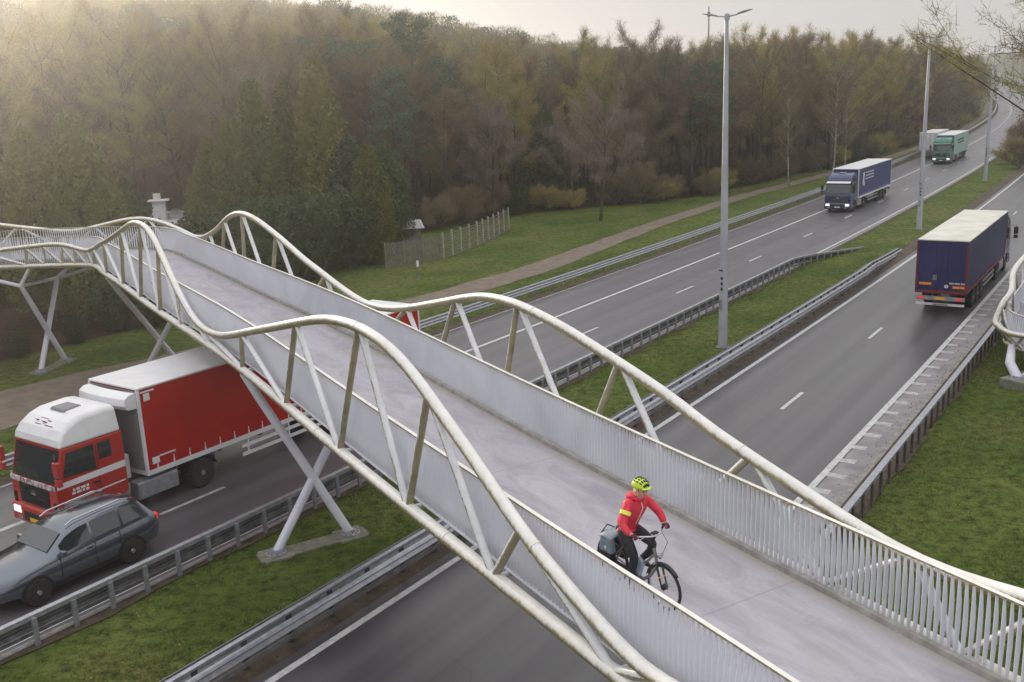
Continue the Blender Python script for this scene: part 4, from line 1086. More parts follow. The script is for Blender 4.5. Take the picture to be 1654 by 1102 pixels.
for px, d, key, k, nm, lb in (
    (95, 66, 'cyp', .92, 'cypress', 'broad yellow-green cypress behind the bridge at the left edge'),
    (165, 64, 'cyp', .98, 'cypress', 'broad yellow-green cypress behind the left end of the bridge, right of its twin'),
    (235, 70, 'cyp3', .78, 'cypress', 'low dark cypress just left of the white chimney'),
    (30, 74, 'cyp3', .9, 'cypress', 'dark cypress beside the house at the far left'),
    (372, 80, 'cyp2', .70, 'cypress', 'narrow cypress leftmost of the row behind the bridge crest'),
    (405, 76, 'cyp2', .80, 'cypress', 'second narrow cypress of the row behind the bridge crest'),
    (446, 78, 'cyp2', .98, 'cypress', 'tall pointed cypress with a feathery top in the middle of the row'),
    (492, 82, 'cyp2', .92, 'cypress', 'cypress right of the tall pointed one in the row'),
    (540, 80, 'cyp2', 1.02, 'cypress', 'tall cypress under the flat-topped pines'),
    (588, 79, 'cyp3', .95, 'cypress', 'dark cypress behind the garden shed'),
    (640, 82, 'cyp3', .85, 'cypress', 'dark evergreen at the corner of the slatted fence'),
    (355, 84, 'cyp', .62, 'cypress', 'rounded cypress at the foot of the row, just right of the tiled roof'),
    (470, 84, 'cyp', .95, 'cypress', 'broad cypress filling the gap behind the tall pointed one'),
    (525, 85, 'cyp', 1.0, 'cypress', 'broad cypress in front of the flat-topped pines'),
    (570, 76, 'hol', .95, 'cypress', 'round dark bush at the foot of the cypress row'),
    (615, 77, 'cyp', .72, 'cypress', 'broad cypress over the board fence'),
    (415, 74, 'hol', .9, 'cypress', 'round dark bush below the second narrow cypress'),
    (350, 72, 'hol', .85, 'cypress', 'low round evergreen bush just above the bridge railing, leftmost of three'),
    (452, 71, 'hol', .95, 'cypress', 'low round evergreen bush just above the bridge railing, middle of three'),
    (508, 72, 'hol', 1.0, 'cypress', 'low round evergreen bush just above the bridge railing, rightmost of three'),
    (545, 88, 'cyp2', 1.12, 'cypress', 'tallest cypress of the row, left of the board fence'),
    (500, 96, 'cyp2', 1.0, 'cypress', 'cypress in the second row behind the garden'),
    (420, 98, 'cyp3', 1.2, 'cypress', 'dark cypress in the second row behind the bridge crest'),
    (555, 112, 'pine', 1.0, 'pine_tree', 'flat-topped blue-green pine above the cypresses'),
    (612, 116, 'pine', .98, 'pine_tree', 'spreading blue-green pine between the flat-topped one and the tallest'),
    (690, 112, 'pine2', 1.08, 'pine_tree', 'tallest blue-green pine with stepped branches'),
    (660, 100, 'pine2', .80, 'pine_tree', 'lower pine left of the tallest one'),
    (735, 106, 'pine2', .85, 'pine_tree', 'dark pine right of the tallest one'),
    (948, 140, 'pine3', 1.02, 'pine_tree', 'pine with a round dark crown standing above the bare wood'),
    (1025, 126, 'pine', .86, 'pine_tree', 'dark pine left of the nearest lamp post'),
    (1085, 122, 'pine2', .86, 'pine_tree', 'bushy dark pine just left of the nearest lamp post'),
    (1140, 118, 'pine', .84, 'pine_tree', 'dark pine directly behind the nearest lamp post'),
    (880, 112, 'cyp3', 1.15, 'cypress', 'dark evergreen in the middle of the bare wood'),
    (1335, 133, 'birch', 1.0, 'birch_tree', 'white-stemmed birch in front of the spreading oak'),
    (1352, 137, 'birch', 1.05, 'birch_tree', 'white-stemmed birch right beside the other under the oak'),
    (1268, 128, 'birch', .85, 'birch_tree', 'slender birch left of the spreading oak'),
    (1330, 150, 'oak', 1.05, 'oak_tree', 'large spreading bare oak rising above the wood'),
    (1480, 255, 'pine3', 1.0, 'pine_tree', 'distant pine over the parked white lorry'),
    (1545, 300, 'pine3', .8, 'pine_tree', 'far pine where the wood meets the motorway bend'),
    (975, 97, 'grey0', .95, 'bare_tree', 'rounded grey-twigged bare tree at the edge of the verge')):
    x, y = ray_xy(px, d); z, s_, o_ = wz_(x, y); T(key, x, y, k, nm, lb, z=z - .1, rz=px * .7)
# undergrowth along the front of the wood
k_ = 0
for s in np.arange(14, 300, 3.1):
    e = float(np.interp(s, [q[0] for q in EDGE], [q[1] for q in EDGE]))
    if k_ > 110: break
    if 52 < s < 74: continue
    v = rng.random() if not 20 < s < 56 else .9 + .1 * rng.random(); key = 'shrub' if v < .55 else 'shrub2' if v < .85 else 'hol'
    o = tree(key, P(s + rng.uniform(-1, 1), e + rng.uniform(-2.5, 0), -.1), rng.uniform(.6, 1.15) * (.55 if key == 'hol' else 1) * (.7 if s < 30 else 1), rng.uniform(0, 6), 'shrub', {'shrub': 'brown bare shrub along the edge of the wood', 'shrub2': 'olive bare shrub along the edge of the wood', 'hol': 'small dark evergreen shrub along the edge of the wood'}[key].replace(' along the edge of the wood', ' at the wood edge' + (' below the left bridge end' if s < 30 else ' behind the bridge crest' if s < 60 else ' right of the slatted fence' if s < 108 else ' left of the birches' if s < 135 else ' behind the blue lorry' if s < 165 else ' near the far white lorry' if s < 200 else ' at the far bend')), 'shrub', 'shrubs along the edge of the wood'); k_ += 1
# the rest of the wood, up the hill and far along the road: one mass
def far_wood():
    rng = np.random.default_rng(5); Vs, Fs, Ms = [], [], []; nv = 0
    spots = []
    for s in np.arange(-60, 430, 7.5):
        e = float(np.interp(s, [q[0] for q in EDGE], [q[1] for q in EDGE])); first_ = 42 if 8 < s < 120 else 30 if 8 < s < 200 else 20 if 8 <= s < 330 else 3
        for dd in np.arange(first_, 190, 7.5): spots.append((s + rng.uniform(-3, 3), e - dd + rng.uniform(-3, 3), 1.0))
    for s in np.arange(430, 1500, 14):
        for dd in np.arange(4, 60, 13): spots.append((s + rng.uniform(-6, 6), -21 - dd, .9))
    for s in np.arange(175, 1500, 10):
        for dd in np.arange(3, 50, 11): spots.append((s + rng.uniform(-6, 6), 15 + max(0, (230 - s) * .1) + dd, .9))
    for s, off, q in spots:
        c_ = P(s, off); H = rng.uniform(12.5, 17.5); rad = rng.uniform(3.4, 4.8); ever = rng.random() < (.10 if s < 200 else .22)
        dist = c_.length; n = int(np.interp(dist, [90, 250, 700], [2600, 1200, 420])); wmul = float(np.interp(dist, [90, 250, 700], [1, 2.0, 4.5]))
        z = rng.random(n) ** .7; az = rng.random(n) * 6.283; rr = np.sqrt(rng.random(n)) * rad * np.sqrt(np.clip(1.02 - np.abs(z * 1.18 - .30) ** 2.6, .03, 1))
        base = np.stack([c_.x + rr * np.cos(az), c_.y + rr * np.sin(az), c_.z + H * (.15 + .80 * z)], 1)
        if ever: dirs = unit(rng.normal(size=(n, 3)) + np.array([0, 0, .2])); V, F = blades(rng, base, dirs, rng.uniform(.4, .9, n), rng.uniform(.10, .2, n) * wmul); mi = 2
        else: dirs = unit(rng.normal(size=(n, 3)) * .6 + np.array([0, 0, .8])); V, F = blades(rng, base, dirs, rng.uniform(.5, 1.15, n) * wmul ** .4, rng.uniform(.028, .05, n) * wmul); mi = 0 if rng.random() < .55 else 1
        Vs.append(V); Fs.append(F + nv); Ms.append(np.full(n, mi)); nv += len(V)
    me = np_mesh('distant_wood', np.vstack(Vs), np.vstack(Fs), [M['twig_brown'], M['twig_olive'], M['leaf_pine']], np.concatenate(Ms))
    o = bpy.data.objects.new('distant_wood', me); link(o); stuff(o)
far_wood()

# ---------------------------------------------------------------- houses, garden things, fence
def ground_at(x, y): return wz_(x, y)[0]
M['render'] = noisy('pale_render', (.62, .62, .58), (.72, .71, .68), .8, .8)
M['tile'] = noisy('brown_roof_tile', (.22, .13, .09), (.32, .21, .15), 1.2, .8, stretch=(1, 1, 6))
M['greytile'] = noisy('grey_roof_tile', (.30, .30, .31), (.42, .42, .42), 1.5, .7)
M['felt'] = noisy('roof_felt', (.07, .06, .055), (.13, .11, .10), 1.0, .9)
M['wood'] = noisy('weathered_fence_wood', (.13, .125, .10), (.21, .20, .16), 3, .85)
M['woodlt'] = noisy('pale_fence_wood', (.33, .33, .24), (.42, .41, .31), 3, .85)
hs = empty('house', (-24.5, 76.5, 0), R(12), 'low white house with flat roof, skylight and tall white chimney among the conifers', 'house')
mb = MB(); mb.box((1.5, 2.5, 1.9), (9, 6, 3.8)); mb.build('wall', 'render', hs)
mb = MB(); mb.box((1.5, 2.5, 4.0), (9.8, 6.8, .16)); rf = mb.build('roof', 'felt', hs)
mb = MB(); 
for c_, d_ in (((1.5, -.92, 4.06), (9.9, .10, .30)), ((1.5, 5.92, 4.06), (9.9, .10, .30)), ((-3.42, 2.5, 4.06), (.10, 6.7, .30)), ((6.42, 2.5, 4.06), (.10, 6.7, .30))): mb.box(c_, d_)
mb.build('fascia', 'white', rf)
mb = MB(); mb.box((.9, .9, 4.16), (1.5, 1.0, .2)); mb.lathe([(.6, 4.25), (.5, 4.38), (.25, 4.46), (.02, 4.48)], (.9, .9, 0), n=16); mb.build('skylight', 'white', rf, smooth=True)
mb = MB(); rows = []
for j in range(13):
    y = -.95 - j * .30; z = 3.75 - j * .115; rows.append([(x, y, z + (.03 if i % 2 else 0)) for i, x in enumerate(np.linspace(-2.4, 3.6, 31))]); rows.append([(x, y - .29, z - .08 + (.03 if i % 2 else 0)) for i, x in enumerate(np.linspace(-2.4, 3.6, 31))])
mb.grid(rows); mb.build('tiled_roof', 'greytile', hs)
mb = MB(); mb.box((.6, -2.6, 1.15), (5.6, 3.6, 2.3)); mb.build('porch_wall', 'render', hs)
ch = MB(); ch.box((-2.2, .2, 2.8), (.95, .85, 5.6)); cc = ch.build('chimney', 'white', hs, bevel=.02)
mb = MB(); mb.box((-2.2, .2, 5.64), (1.5, 1.3, .09)); mb.build('cap_slab', 'white', cc)
mb = MB(); mb.box((-2.3, .2, 5.92), (.5, .45, .5)); mb.build('flue', 'cream', cc)
mb = MB(); rows = [[(math.cos(a) * r_ * 1.0 - .95, -.35 - d_, 4.55 + math.sin(a) * r_) for a in np.linspace(0, 2 * math.pi, 21)] for r_, d_ in ((.05, .1), (.3, .14), (.5, .3))]
mb.grid(rows); mb.tube([(-.95, -.2, 3.9), (-.95, -.4, 4.5)], .03, 6); mb.build('satellite_dish', 'greytile', hs, smooth=True)
for x in (-.8, 1.8):
    mb = MB(); mb.box((x, -4.42, 1.3), (1.3, .08, 1.1)); wn = mb.build('window', 'white', hs)
    mb = MB(); mb.box((x, -4.47, 1.3), (1.14, .03, .94)); mb.build('pane', 'glass', wn)
hl = empty('house', (-44.5, 80.0, 0), R(24), 'larger house with brown tiled roof and white gutter at the far left edge', 'house')
mb = MB(); mb.box((0, 4, 2.5), (13, 8, 5.0)); mb.build('wall', 'render', hl)
mb = MB(); mb.prism([(-.6, 4.9), (4, 8.6), (8.6, 4.9), (8.4, 4.7), (4, 8.3), (-.4, 4.7)], -7, 7); rf = mb.build('roof', 'tile', hl)
mb = MB(); mb.box((0, -.66, 4.88), (14.1, .14, .14)); mb.build('gutter', 'white', rf)
mb = MB(); mb.box((2.6, 3.4, 8.6), (.8, .8, 1.4)); mb.build('chimney', 'tile', rf)
for x in (-4, 0, 4):
    mb = MB(); mb.box((x, -.03, 2.6), (1.3, .1, 1.5)); wn = mb.build('window', 'white', hl)
    mb = MB(); mb.box((x, -.09, 2.6), (1.12, .04, 1.3)); mb.build('pane', 'glass', wn)
# garden shed with pale sheet roof
sh = empty('shed', (-9.6, 82.5, 0), R(15), 'garden shed with pale corrugated roof half hidden by the conifers', 'shed')
mb = MB(); mb.box((0, 0, 1.0), (4.2, 2.6, 2.0)); mb.build('wall', 'wood', sh)
mb = MB(); rows = [[(x, y, 2.0 + .55 * (1 - abs(y) / 1.7) + (.03 if i % 2 else 0)) for i, x in enumerate(np.linspace(-2.4, 2.4, 33))] for y in (-1.7, -.85, 0, .85, 1.7)]
mb.grid(rows); mb.build('roof', 'greytile', sh)
mb = MB(); mb.box((-.6, -1.32, .95), (.9, .05, 1.8)); mb.build('door', 'woodlt', sh)
# slatted fence in bays: posts stand out pale against the slats
def fence(pts, label, post, slat, hh, vertical, bay=1.75):
    a0 = Vector((*pts[0], ground_at(*pts[0]))); root = empty('fence', a0, 0, label, 'fence'); first = None
    pp = []
    for (x0, y0), (x1, y1) in zip(pts[:-1], pts[1:]):
        L = math.hypot(x1 - x0, y1 - y0); n = max(1, round(L / bay))
        for i in range(n): pp.append((x0 + (x1 - x0) * i / n, y0 + (y1 - y0) * i / n))
    pp.append(pts[-1])
    q = [Vector((x, y, ground_at(x, y))) - a0 for x, y in pp]
    for i, p0 in enumerate(q):
        if first is None:
            mb = MB(); mb.box((0, 0, hh / 2), (.12, .12, hh + .16)); first = mb.build('post', post, root); o = first
        else: o = first.copy(); sc.collection.objects.link(o)
        o.location = p0; o.rotation_euler = (0, 0, math.atan2(pts[-1][1] - pts[0][1], pts[-1][0] - pts[0][0]))
        if i:
            a, b = q[i - 1], p0; d = b - a; an = math.atan2(d.y, d.x); c_ = (a + b) / 2; mb = MB(); rot = Matrix.Rotation(an, 3, 'Z')
            if vertical:
                for k in range(int(d.length / .13)): mb.box(a.lerp(b, (k + .5) / int(d.length / .13)) + Vector((0, 0, hh / 2)), (.085, .02, hh - .1 + .06 * ((k * 7) % 3)), rot=rot)
            else:
                for k in range(9): mb.box(c_ + Vector((0, 0, .12 + k * (hh - .2) / 8.5)), (d.length, .025, .09), rot=rot)
                mb.box(c_ + Vector((0, 0, .05)), (d.length, .06, .16), rot=rot)
            mb.build('panel', slat, root)
    return root
fence([(-5.13, 77.3), (-2.6, 83.8), (.14, 93.2)], 'slatted garden fence with pale posts on the verge at the corner of the wood', 'woodlt', 'wood', 2.0, False)
fence([(-9.3, 73.8), (-5.3, 76.9)], 'greyish board fence of upright planks left of the slatted fence', 'wood', 'wood', 1.9, True, 2.0)
# marker post on the verge
mp_ = empty('marker_post', (-6.4, 67.9, ground_at(-6.4, 67.9)), 0, 'thin marker post with small white box on the verge before the board fence', 'marker post')
mb = MB(); mb.box((0, 0, .7), (.06, .06, 1.4)); mb.build('post', 'steel_d', mp_)
mb = MB(); mb.box((.05, -.05, 1.25), (.18, .08, .42)); mb.build('sign_box', 'white', mp_)
# distant mast above the wood
x, y = ray_xy(1141, 230); ms = empty('mast', (x, y, ground_at(x, y)), 0, 'thin antenna mast poking above the treetops left of the nearest lamp post', 'mast')
mb = MB(); mb.tube([(0, 0, 0), (0, 0, 27)], [.35, .14], 8); mb.build('pole', 'grey', ms)
mb = MB(); mb.lathe([(.3, 24.9), (.38, 25.1), (.38, 25.7), (.3, 25.9)], (0, 0, 0), n=12); mb.build('antenna', 'grey', ms)

# ---------------------------------------------------------------- spiral ramp of the footbridge at the right edge
rp = empty('ramp', (27, 43, 0), 0, 'curving end of a second bridge ramp with looping tube at the right edge', 'bridge ramp')
QO = [(36, 37.5, 2.6), (31, 36.2, 1.9), (27, 36.4, 1.6), (24.0, 37.5, 1.4), (22.1, 39.0, 1.3), (21.25, 40.6, 1.45), (21.9, 42.0, 1.65), (23.2, 43.7, 1.95), (24.8, 45.9, 2.3), (27.8, 49.6, 2.8), (32, 53, 3.4), (38, 55, 4.0)]
QI = [(36, 41, 2.6), (31.5, 39.8, 1.9), (28.2, 39.9, 1.6), (26.3, 40.5, 1.4), (25.5, 41.1, 1.3), (25.1, 41.7, 1.45), (25.2, 42.3, 1.65), (25.7, 43.2, 1.95), (26.9, 44.8, 2.3), (29.8, 48, 2.8), (33.4, 50.6, 3.4), (38.3, 51.6, 4.0)]
QT = [(36, 36.6, 3.2), (31, 35.4, 4.1), (27, 36.0, 3.4), (24.0, 37.0, 2.3), (21.9, 38.5, 1.95), (21.0, 39.9, 1.80), (20.62, 40.52, 2.05), (20.66, 40.72, 2.3), (21.02, 40.97, 2.9), (21.63, 41.55, 3.3), (22.49, 43.13, 3.8), (24.06, 45.3, 4.05), (26.9, 49.6, 3.7), (31.6, 53.8, 4.2), (38, 56, 6.0)]
CO, CI, CTb = catmull(QO, 14), catmull(QI, 14), catmull(QT, 14)
z3 = lambda q, dz: Vector((q[0], q[1], q[2] + dz))
mb = MB(); mb.grid([[z3(a, 0), z3(b, 0), z3(b, -.22), z3(a, -.22), z3(a, 0)] for a, b in zip(CO, CI)]); mb.build('deck', 'deck', rp, world=True)
for Cc, sg in ((CO, 1), (CI, -1)):
    dd = np.r_[0, np.cumsum(np.hypot(*np.diff(Cc[:, :2], axis=0).T))]; mb = MB()
    for l_ in np.arange(.05, dd[-1], .105):
        q = [np.interp(l_, dd, Cc[:, k]) for k in range(3)]; q2 = [np.interp(l_ + .02, dd, Cc[:, k]) for k in range(3)]
        t_ = Vector((q2[0] - q[0], q2[1] - q[1], 0)).normalized() if l_ < dd[-1] - .03 else t_; n_ = Vector((-t_.y, t_.x, 0)) * sg; t_2 = t_ * .004
        vs = [Vector(q) + n_ * x + t_2 * y + Vector((0, 0, h_)) for h_, dp in ((-.2, .07), (.5, .10), (1.12, .05)) for x, y in ((0, -1), (dp, -1), (dp, 1), (0, 1))]
        mb.add(vs, [(i * 4 + j, i * 4 + (j + 1) % 4, i * 4 + 4 + (j + 1) % 4, i * 4 + 4 + j) for i in range(2) for j in range(4)])
    q = mb.build('railing', 'fin', rp, world=True, normals=False)
    mb = MB(); mb.tube([z3(a, 1.14) for a in Cc], .035, 8); o = mb.build('handrail', 'paint', rp, world=True, smooth=True); o.parent = q
mb = MB(); mb.tube([Vector(a) for a in CTb], .12, 14); mb.build('wave_tube', 'paint', rp, world=True, smooth=True)
mb = MB(); mb.tube([z3(a, -.28) for a in CO], .12, 12); mb.build('bottom_chord', 'paint', rp, world=True, smooth=True)
nC = len(CTb)
for k in range(10, nC - 8, 11):
    tp_ = Vector(CTb[k]); ds_ = [(Vector(a) - tp_).length for a in CO]; m0 = int(np.argmin(ds_))
    for dm in (-5, 5):
        lo = z3(CO[max(0, min(len(CO) - 1, m0 + dm))], -.28); mb = MB(); mb.tube([tp_, lo], .07, 10); mb.build('strut', 'strut', rp, world=True, smooth=True)
pr = empty('pier', Vector((20.5, 38.2, 0)) - rp.location); pr.parent = rp
mb = MB(); mb.tube([(0, 0, .3), (-.05, .7, .85), (.6, 1.9, 1.2)], [.2, .19, .15], 14); mb.build('leg', 'leg', pr, smooth=True)
mb = MB(); mb.tube([(.3, .2, .3), (2.6, 2.0, 1.15)], [.18, .15], 14); mb.build('leg', 'leg', pr, smooth=True)
mb = MB(); mb.lathe([(.38, .40), (.38, .44), (.24, .46), (.22, .54)], (0, 0, -.05), n=20); mb.build('foot_plate', 'steel', pr)
mb = MB(); mb.box((.4, .2, .15), (1.9, 1.1, .5), rot=Matrix.Rotation(R(30), 3, 'Z')); mb.build('footing', 'conc', pr, bevel=.04)

# ---------------------------------------------------------------- trees on the right side of the motorway
for (s, off, key, k, lb) in ((47.5, 15.4, 'verge_oak2', 1.0, 'brown-twigged bare oak just behind the mossy one at the right edge of the picture'), (41.5, 13.8, 'verge_oak', 1.12, 'mossy bare oak reaching over the right edge of the picture, nearest right-hand tree'), (112, 15, 'olive2', 1.0, 'olive-twigged bare tree on the right verge behind the mossy oak'),
        (128, 14, 'brown3', .95, 'brown bare tree on the right verge, third from the mossy oak'), (150, 15, 'brown4', 1.0, 'bare brown tree on the right verge beyond the third'), (170, 13, 'olive1', 1.0, 'olive bare tree furthest along the right verge')):
    tree(key, P(s, off, -.1), k, s, 'bare_tree', lb, 'tree', None)
for i, (s, off, key, k) in enumerate(((148, -1.2, 'shrub', 1.0), (156, -2.6, 'shrub2', 1.2), (163, -1.0, 'shrub', 1.3), (172, -3.0, 'shrub', 1.2), (182, -1.8, 'shrub2', 1.3), (193, -2.8, 'shrub', 1.4), (205, -2.0, 'shrub', 1.4), (220, -3, 'shrub2', 1.5), (238, -2.5, 'shrub', 1.6))):
    tree(key, P(s, off, -.1), k, i * 1.7, 'shrub', 'bushy bare shrub growing on the median beyond the third lamp post', 'shrub', 'shrubs on the far median')

# ---------------------------------------------------------------- grass tufts where the grass is near the camera
def tufts():
    rng = np.random.default_rng(11); Ps = []
    def area(n, s0, s1, o0, o1):
        s = rng.uniform(s0, s1, n); o = rng.uniform(o0, o1, n); x, y = roadxy(s, o); Ps.append(np.stack([x, y, gz(s, o)], 1))
    area(52000, 4, 34, -5.9, -1.0); area(36000, 34, 76, -5.9, -1.0); area(95000, 20, 52, 8.8, 20); area(26000, 52, 80, 8.9, 14)
    area(16000, 30, 75, -21.3, -18); area(12000, 14, 34, -22.4, -18); area(15000, 20, 36, -34, -29); area(20000, 45, 80, -33, -25.2)
    C_ = np.vstack(Ps); n = len(C_); cl = np.sin(C_[:, 0] * 2.1) * np.sin(C_[:, 1] * 1.7 + C_[:, 0]) + np.sin(C_[:, 0] * .7 - C_[:, 1] * .9)
    h_ = rng.uniform(.03, .10, n) * (1 + .55 * np.clip(cl, -1, 1.6)); d = unit(rng.normal(size=(n, 3)) * .55 + np.array([0, 0, .75]))
    V, F = blades(rng, C_, d, h_, rng.uniform(.010, .022, n)); mi = np.clip((rng.random(n) * 3 + cl * .5).astype(int), 0, 2)
    me = np_mesh('grass_tufts', V, F, [M['gr1'], M['gr2'], M['gr3']], mi); o = bpy.data.objects.new('grass_tufts', me); link(o); stuff(o)
M['gr1'] = mat('grass_blade_dark', (.055, .094, .016), .8, spec=.2); M['gr2'] = mat('grass_blade', (.092, .142, .027), .8, spec=.2); M['gr3'] = mat('grass_blade_dry', (.17, .17, .055), .8, spec=.2)
tufts()
def litter():
    rng = np.random.default_rng(21); Ps = []
    for n, s0, s1, o0, o1 in ((1500, 4, 70, -5.9, -1.2), (1800, 18, 60, 7.9, 16), (700, 30, 90, -22, -17), (900, 10, 60, -.9, -.42), (500, 15, 60, 7.4, 8.2), (2500, 45, 110, -34, -24)):
        s_ = rng.uniform(s0, s1, n); o_ = rng.uniform(o0, o1, n); x, y = roadxy(s_, o_); Ps.append(np.stack([x, y, gz(s_, o_) + .055], 1))
    C_ = np.vstack(Ps); n = len(C_); V, F = quads(rng, C_, n, rng.uniform(.04, .09, n), up=-.0)
    me = np_mesh('fallen_leaves', V, F, [M['dead1'], M['dead2']], (rng.random(n) > .5).astype(int)); o = bpy.data.objects.new('fallen_leaves', me); link(o); stuff(o)
M['dead1'] = mat('dead_leaf', (.16, .085, .035), .9); M['dead2'] = mat('dead_leaf_pale', (.28, .20, .10), .9)
litter()

# ---------------------------------------------------------------- the cyclist
BP, BD = Vector((1.77, 13.62, 4.872)), math.atan2(-.833, .553) - math.pi / 2
bike = empty('bicycle', BP, BD, 'black and silver step-through bicycle ridden by the woman in the red jacket', 'bicycle')
def spoke_wheel(y, nm='wheel'):
    o = empty(nm, (0, y, .345)); o.parent = bike
    mb = MB(); n = 40; rows = []
    for i in range(n):
        a = 2 * math.pi * i / n; c_ = Vector((0, math.cos(a), math.sin(a)))
        rows.append([c_ * (.325 + .021 * math.cos(b)) + Vector((.021 * math.sin(b), 0, 0)) for b in np.linspace(0, 2 * math.pi, 9)[:-1]])
    rows.append(rows[0]); mb.grid(rows, closed=True); mb.build('tyre', 'rubber', o, smooth=True)
    mb = MB(); rows = []
    for i in range(n + 1):
        a = 2 * math.pi * i / n; c_ = Vector((0, math.cos(a), math.sin(a))); rows.append([c_ * r_ + Vector((x, 0, 0)) for r_, x in ((.306, -.012), (.306, .012), (.290, .010), (.290, -.010))])
    mb.grid(rows, closed=True); mb.build('rim', 'chrome', o)
    mb = MB()
    for i in range(28):
        a = 2 * math.pi * i / 28; b = a + (.5 if i % 2 else -.5); sx = .025 if i % 4 < 2 else -.025
        mb.tube([(sx, .03 * math.cos(b), .03 * math.sin(b)), (0, .292 * math.cos(a), .292 * math.sin(a))], .0016, 4)
    mb.build('spokes', 'chrome', o)
    mb = MB(); mb.lathe([(.02, -.05), (.045, -.035), (.045, .035), (.02, .05)], (0, 0, 0), 'X', 14); mb.build('hub', 'steel_d' if y < 0 else 'black', o, smooth=True)
    mb = MB(); rows = []
    a0, a1 = (-.35, 2.35) if y < 0 else (.75, 2.95)
    for a in np.linspace(a0, a1, 16):
        a_ = a if y < 0 else a; c_ = Vector((0, -math.cos(a_) if y < 0 else math.cos(a_), math.sin(a_))); rows.append([c_ * (.368 - abs(x) * .25) + Vector((x, 0, 0)) for x in (-.03, -.015, 0, .015, .03)])
    mb.grid(rows); q = mb.build('mudguard', 'black', o, smooth=True); m_ = q.modifiers.new('t', 'SOLIDIFY'); m_.thickness = .003
spoke_wheel(-.56); spoke_wheel(.56)
fr_ = MB()
BB_ = (0, -.08, .30); HT, HB_ = (0, .34, .86), (0, .42, .62); ST = (0, -.26, .80)
fr_.tube([HT, HB_], .024, 12); fr_.tube([HB_, (0, .26, .40), (0, .12, .29), BB_], [.026] * 4, 12); fr_.tube([BB_, ST], .019, 12); fr_.tube([(0, .36, .78), (0, .18, .58), (0, -.10, .46), (0, -.17, .52)], .018, 10)
for sx in (-1, 1):
    fr_.tube([(sx * .03, -.10, .30), (sx * .065, -.56, .345)], .010, 8); fr_.tube([(sx * .02, -.24, .74), (sx * .065, -.56, .345)], .008, 8)
fr_.build('frame', 'grey', bike, smooth=True)
mb = MB(); mb.tube([(0, .345, .88), (0, .335, 1.0), (0, .38, 1.06)], .016, 8); mb.build('stem', 'black', bike, smooth=True)
mb = MB(); mb.tube([(-.30, .20, 1.07), (-.22, .27, 1.08), (-.10, .37, 1.08), (0, .39, 1.07), (.10, .37, 1.08), (.22, .27, 1.08), (.30, .20, 1.07)], .012, 10); hb = mb.build('handlebar', 'chrome', bike, smooth=True)
for sx in (-1, 1):
    mb = MB(); mb.tube([(sx * .22, .27, 1.08), (sx * .31, .19, 1.07)], .018, 10); mb.build('grip', 'black', hb, smooth=True)
    mb = MB(); mb.tube([(sx * .17, .33, 1.075), (sx * .25, .30, 1.04)], .006, 6); mb.build('brake_lever', 'chrome', hb)
    mb = MB(); mb.tube([(sx * .15, .35, 1.07), (sx * .12, .50, .98), (sx * .04, .46, .78)], .004, 6, caps=False); mb.build('cable', 'black', hb)
mb = MB(); mb.box((0, .36, 1.11), (.10, .07, .02)); mb.build('display', 'black', hb)
mb = MB()
for sx in (-1, 1): mb.tube([(sx * .025, .425, .64), (sx * .05, .47, .60), (sx * .05, .56, .345)], [.018, .017, .012], 10)
fk = mb.build('fork', 'black', bike, smooth=True)
for sx in (-1, 1): mb = MB(); mb.lathe([(.019, -.012), (.019, .012)], (sx * .051, .505, .49), n=12); mb.build('yellow_band', 'yellow', fk)
mb = MB(); mb.lathe([(.02, 0), (.045, .02), (.05, .06), (.01, .075)], (0, .43, .80), 'Y', 14); mb.build('headlamp', 'chrome', bike, smooth=True)
mb = MB(); mb.tube([ST, (0, -.29, .92)], .014, 8); mb.build('seat_post', 'chrome', bike)
mb = MB(); rows = []
for y, hw, z in ((-.42, .07, .955), (-.38, .11, .965), (-.30, .105, .955), (-.22, .06, .95), (-.12, .028, .945), (-.08, .012, .935)): rows.append([(x * hw, y, z + zz) for x, zz in ((-1, -.03), (-.8, .01), (0, .018), (.8, .01), (1, -.03))])
mb.grid(rows); q = mb.build('saddle', 'black', bike, smooth=True); q.modifiers.new('t', 'SOLIDIFY').thickness = .02
mb = MB(); mb.lathe([(.09, .045), (.09, .052)], (0, -.08, .30), 'X', 20); cr_ = mb.build('chainring', 'steel_d', bike)
mb = MB(); mb.prism([(-.08, .39), (-.56, .40), (-.60, .345), (-.56, .29), (-.08, .21), (.0, .25), (.0, .35)], .058, .066); mb.build('chain_guard', 'black', bike)
for sx, dy, dz in ((1, .02, -.165), (-1, -.02, .165)):
    mb = MB(); mb.tube([(sx * .07, -.08, .30), (sx * .09, -.08 + dy, .30 + dz)], .010, 8); mb.box((sx * .13, -.08 + dy, .30 + dz), (.09, .08, .02)); mb.build('pedal', 'black', bike)
mb = MB()
for sx in (-1, 1):
    mb.tube([(sx * .06, -.28, .73), (sx * .06, -.78, .74)], .006, 6); mb.tube([(sx * .07, -.56, .36), (sx * .06, -.66, .73)], .006, 6); mb.tube([(sx * .07, -.56, .36), (sx * .06, -.46, .73)], .006, 6)
for y in (-.4, -.55, -.7): mb.tube([(-.06, y, .735), (.06, y, .735)], .005, 6)
mb.build('luggage_rack', 'black', bike)
mb = MB(); mb.box((0, .02, .47), (.07, .20, .26), top=(.9, .7), rot=Matrix.Rotation(R(-28), 3, 'X')); mb.build('battery', mat('silver_battery', (.42, .50, .58), .35), bike, bevel=.02)
mb = MB(); mb.tube([(-.03, -.45, .30), (-.14, -.42, .03)], .007, 6); mb.build('kickstand', 'black', bike)
bike.scale = (1.03,) * 3
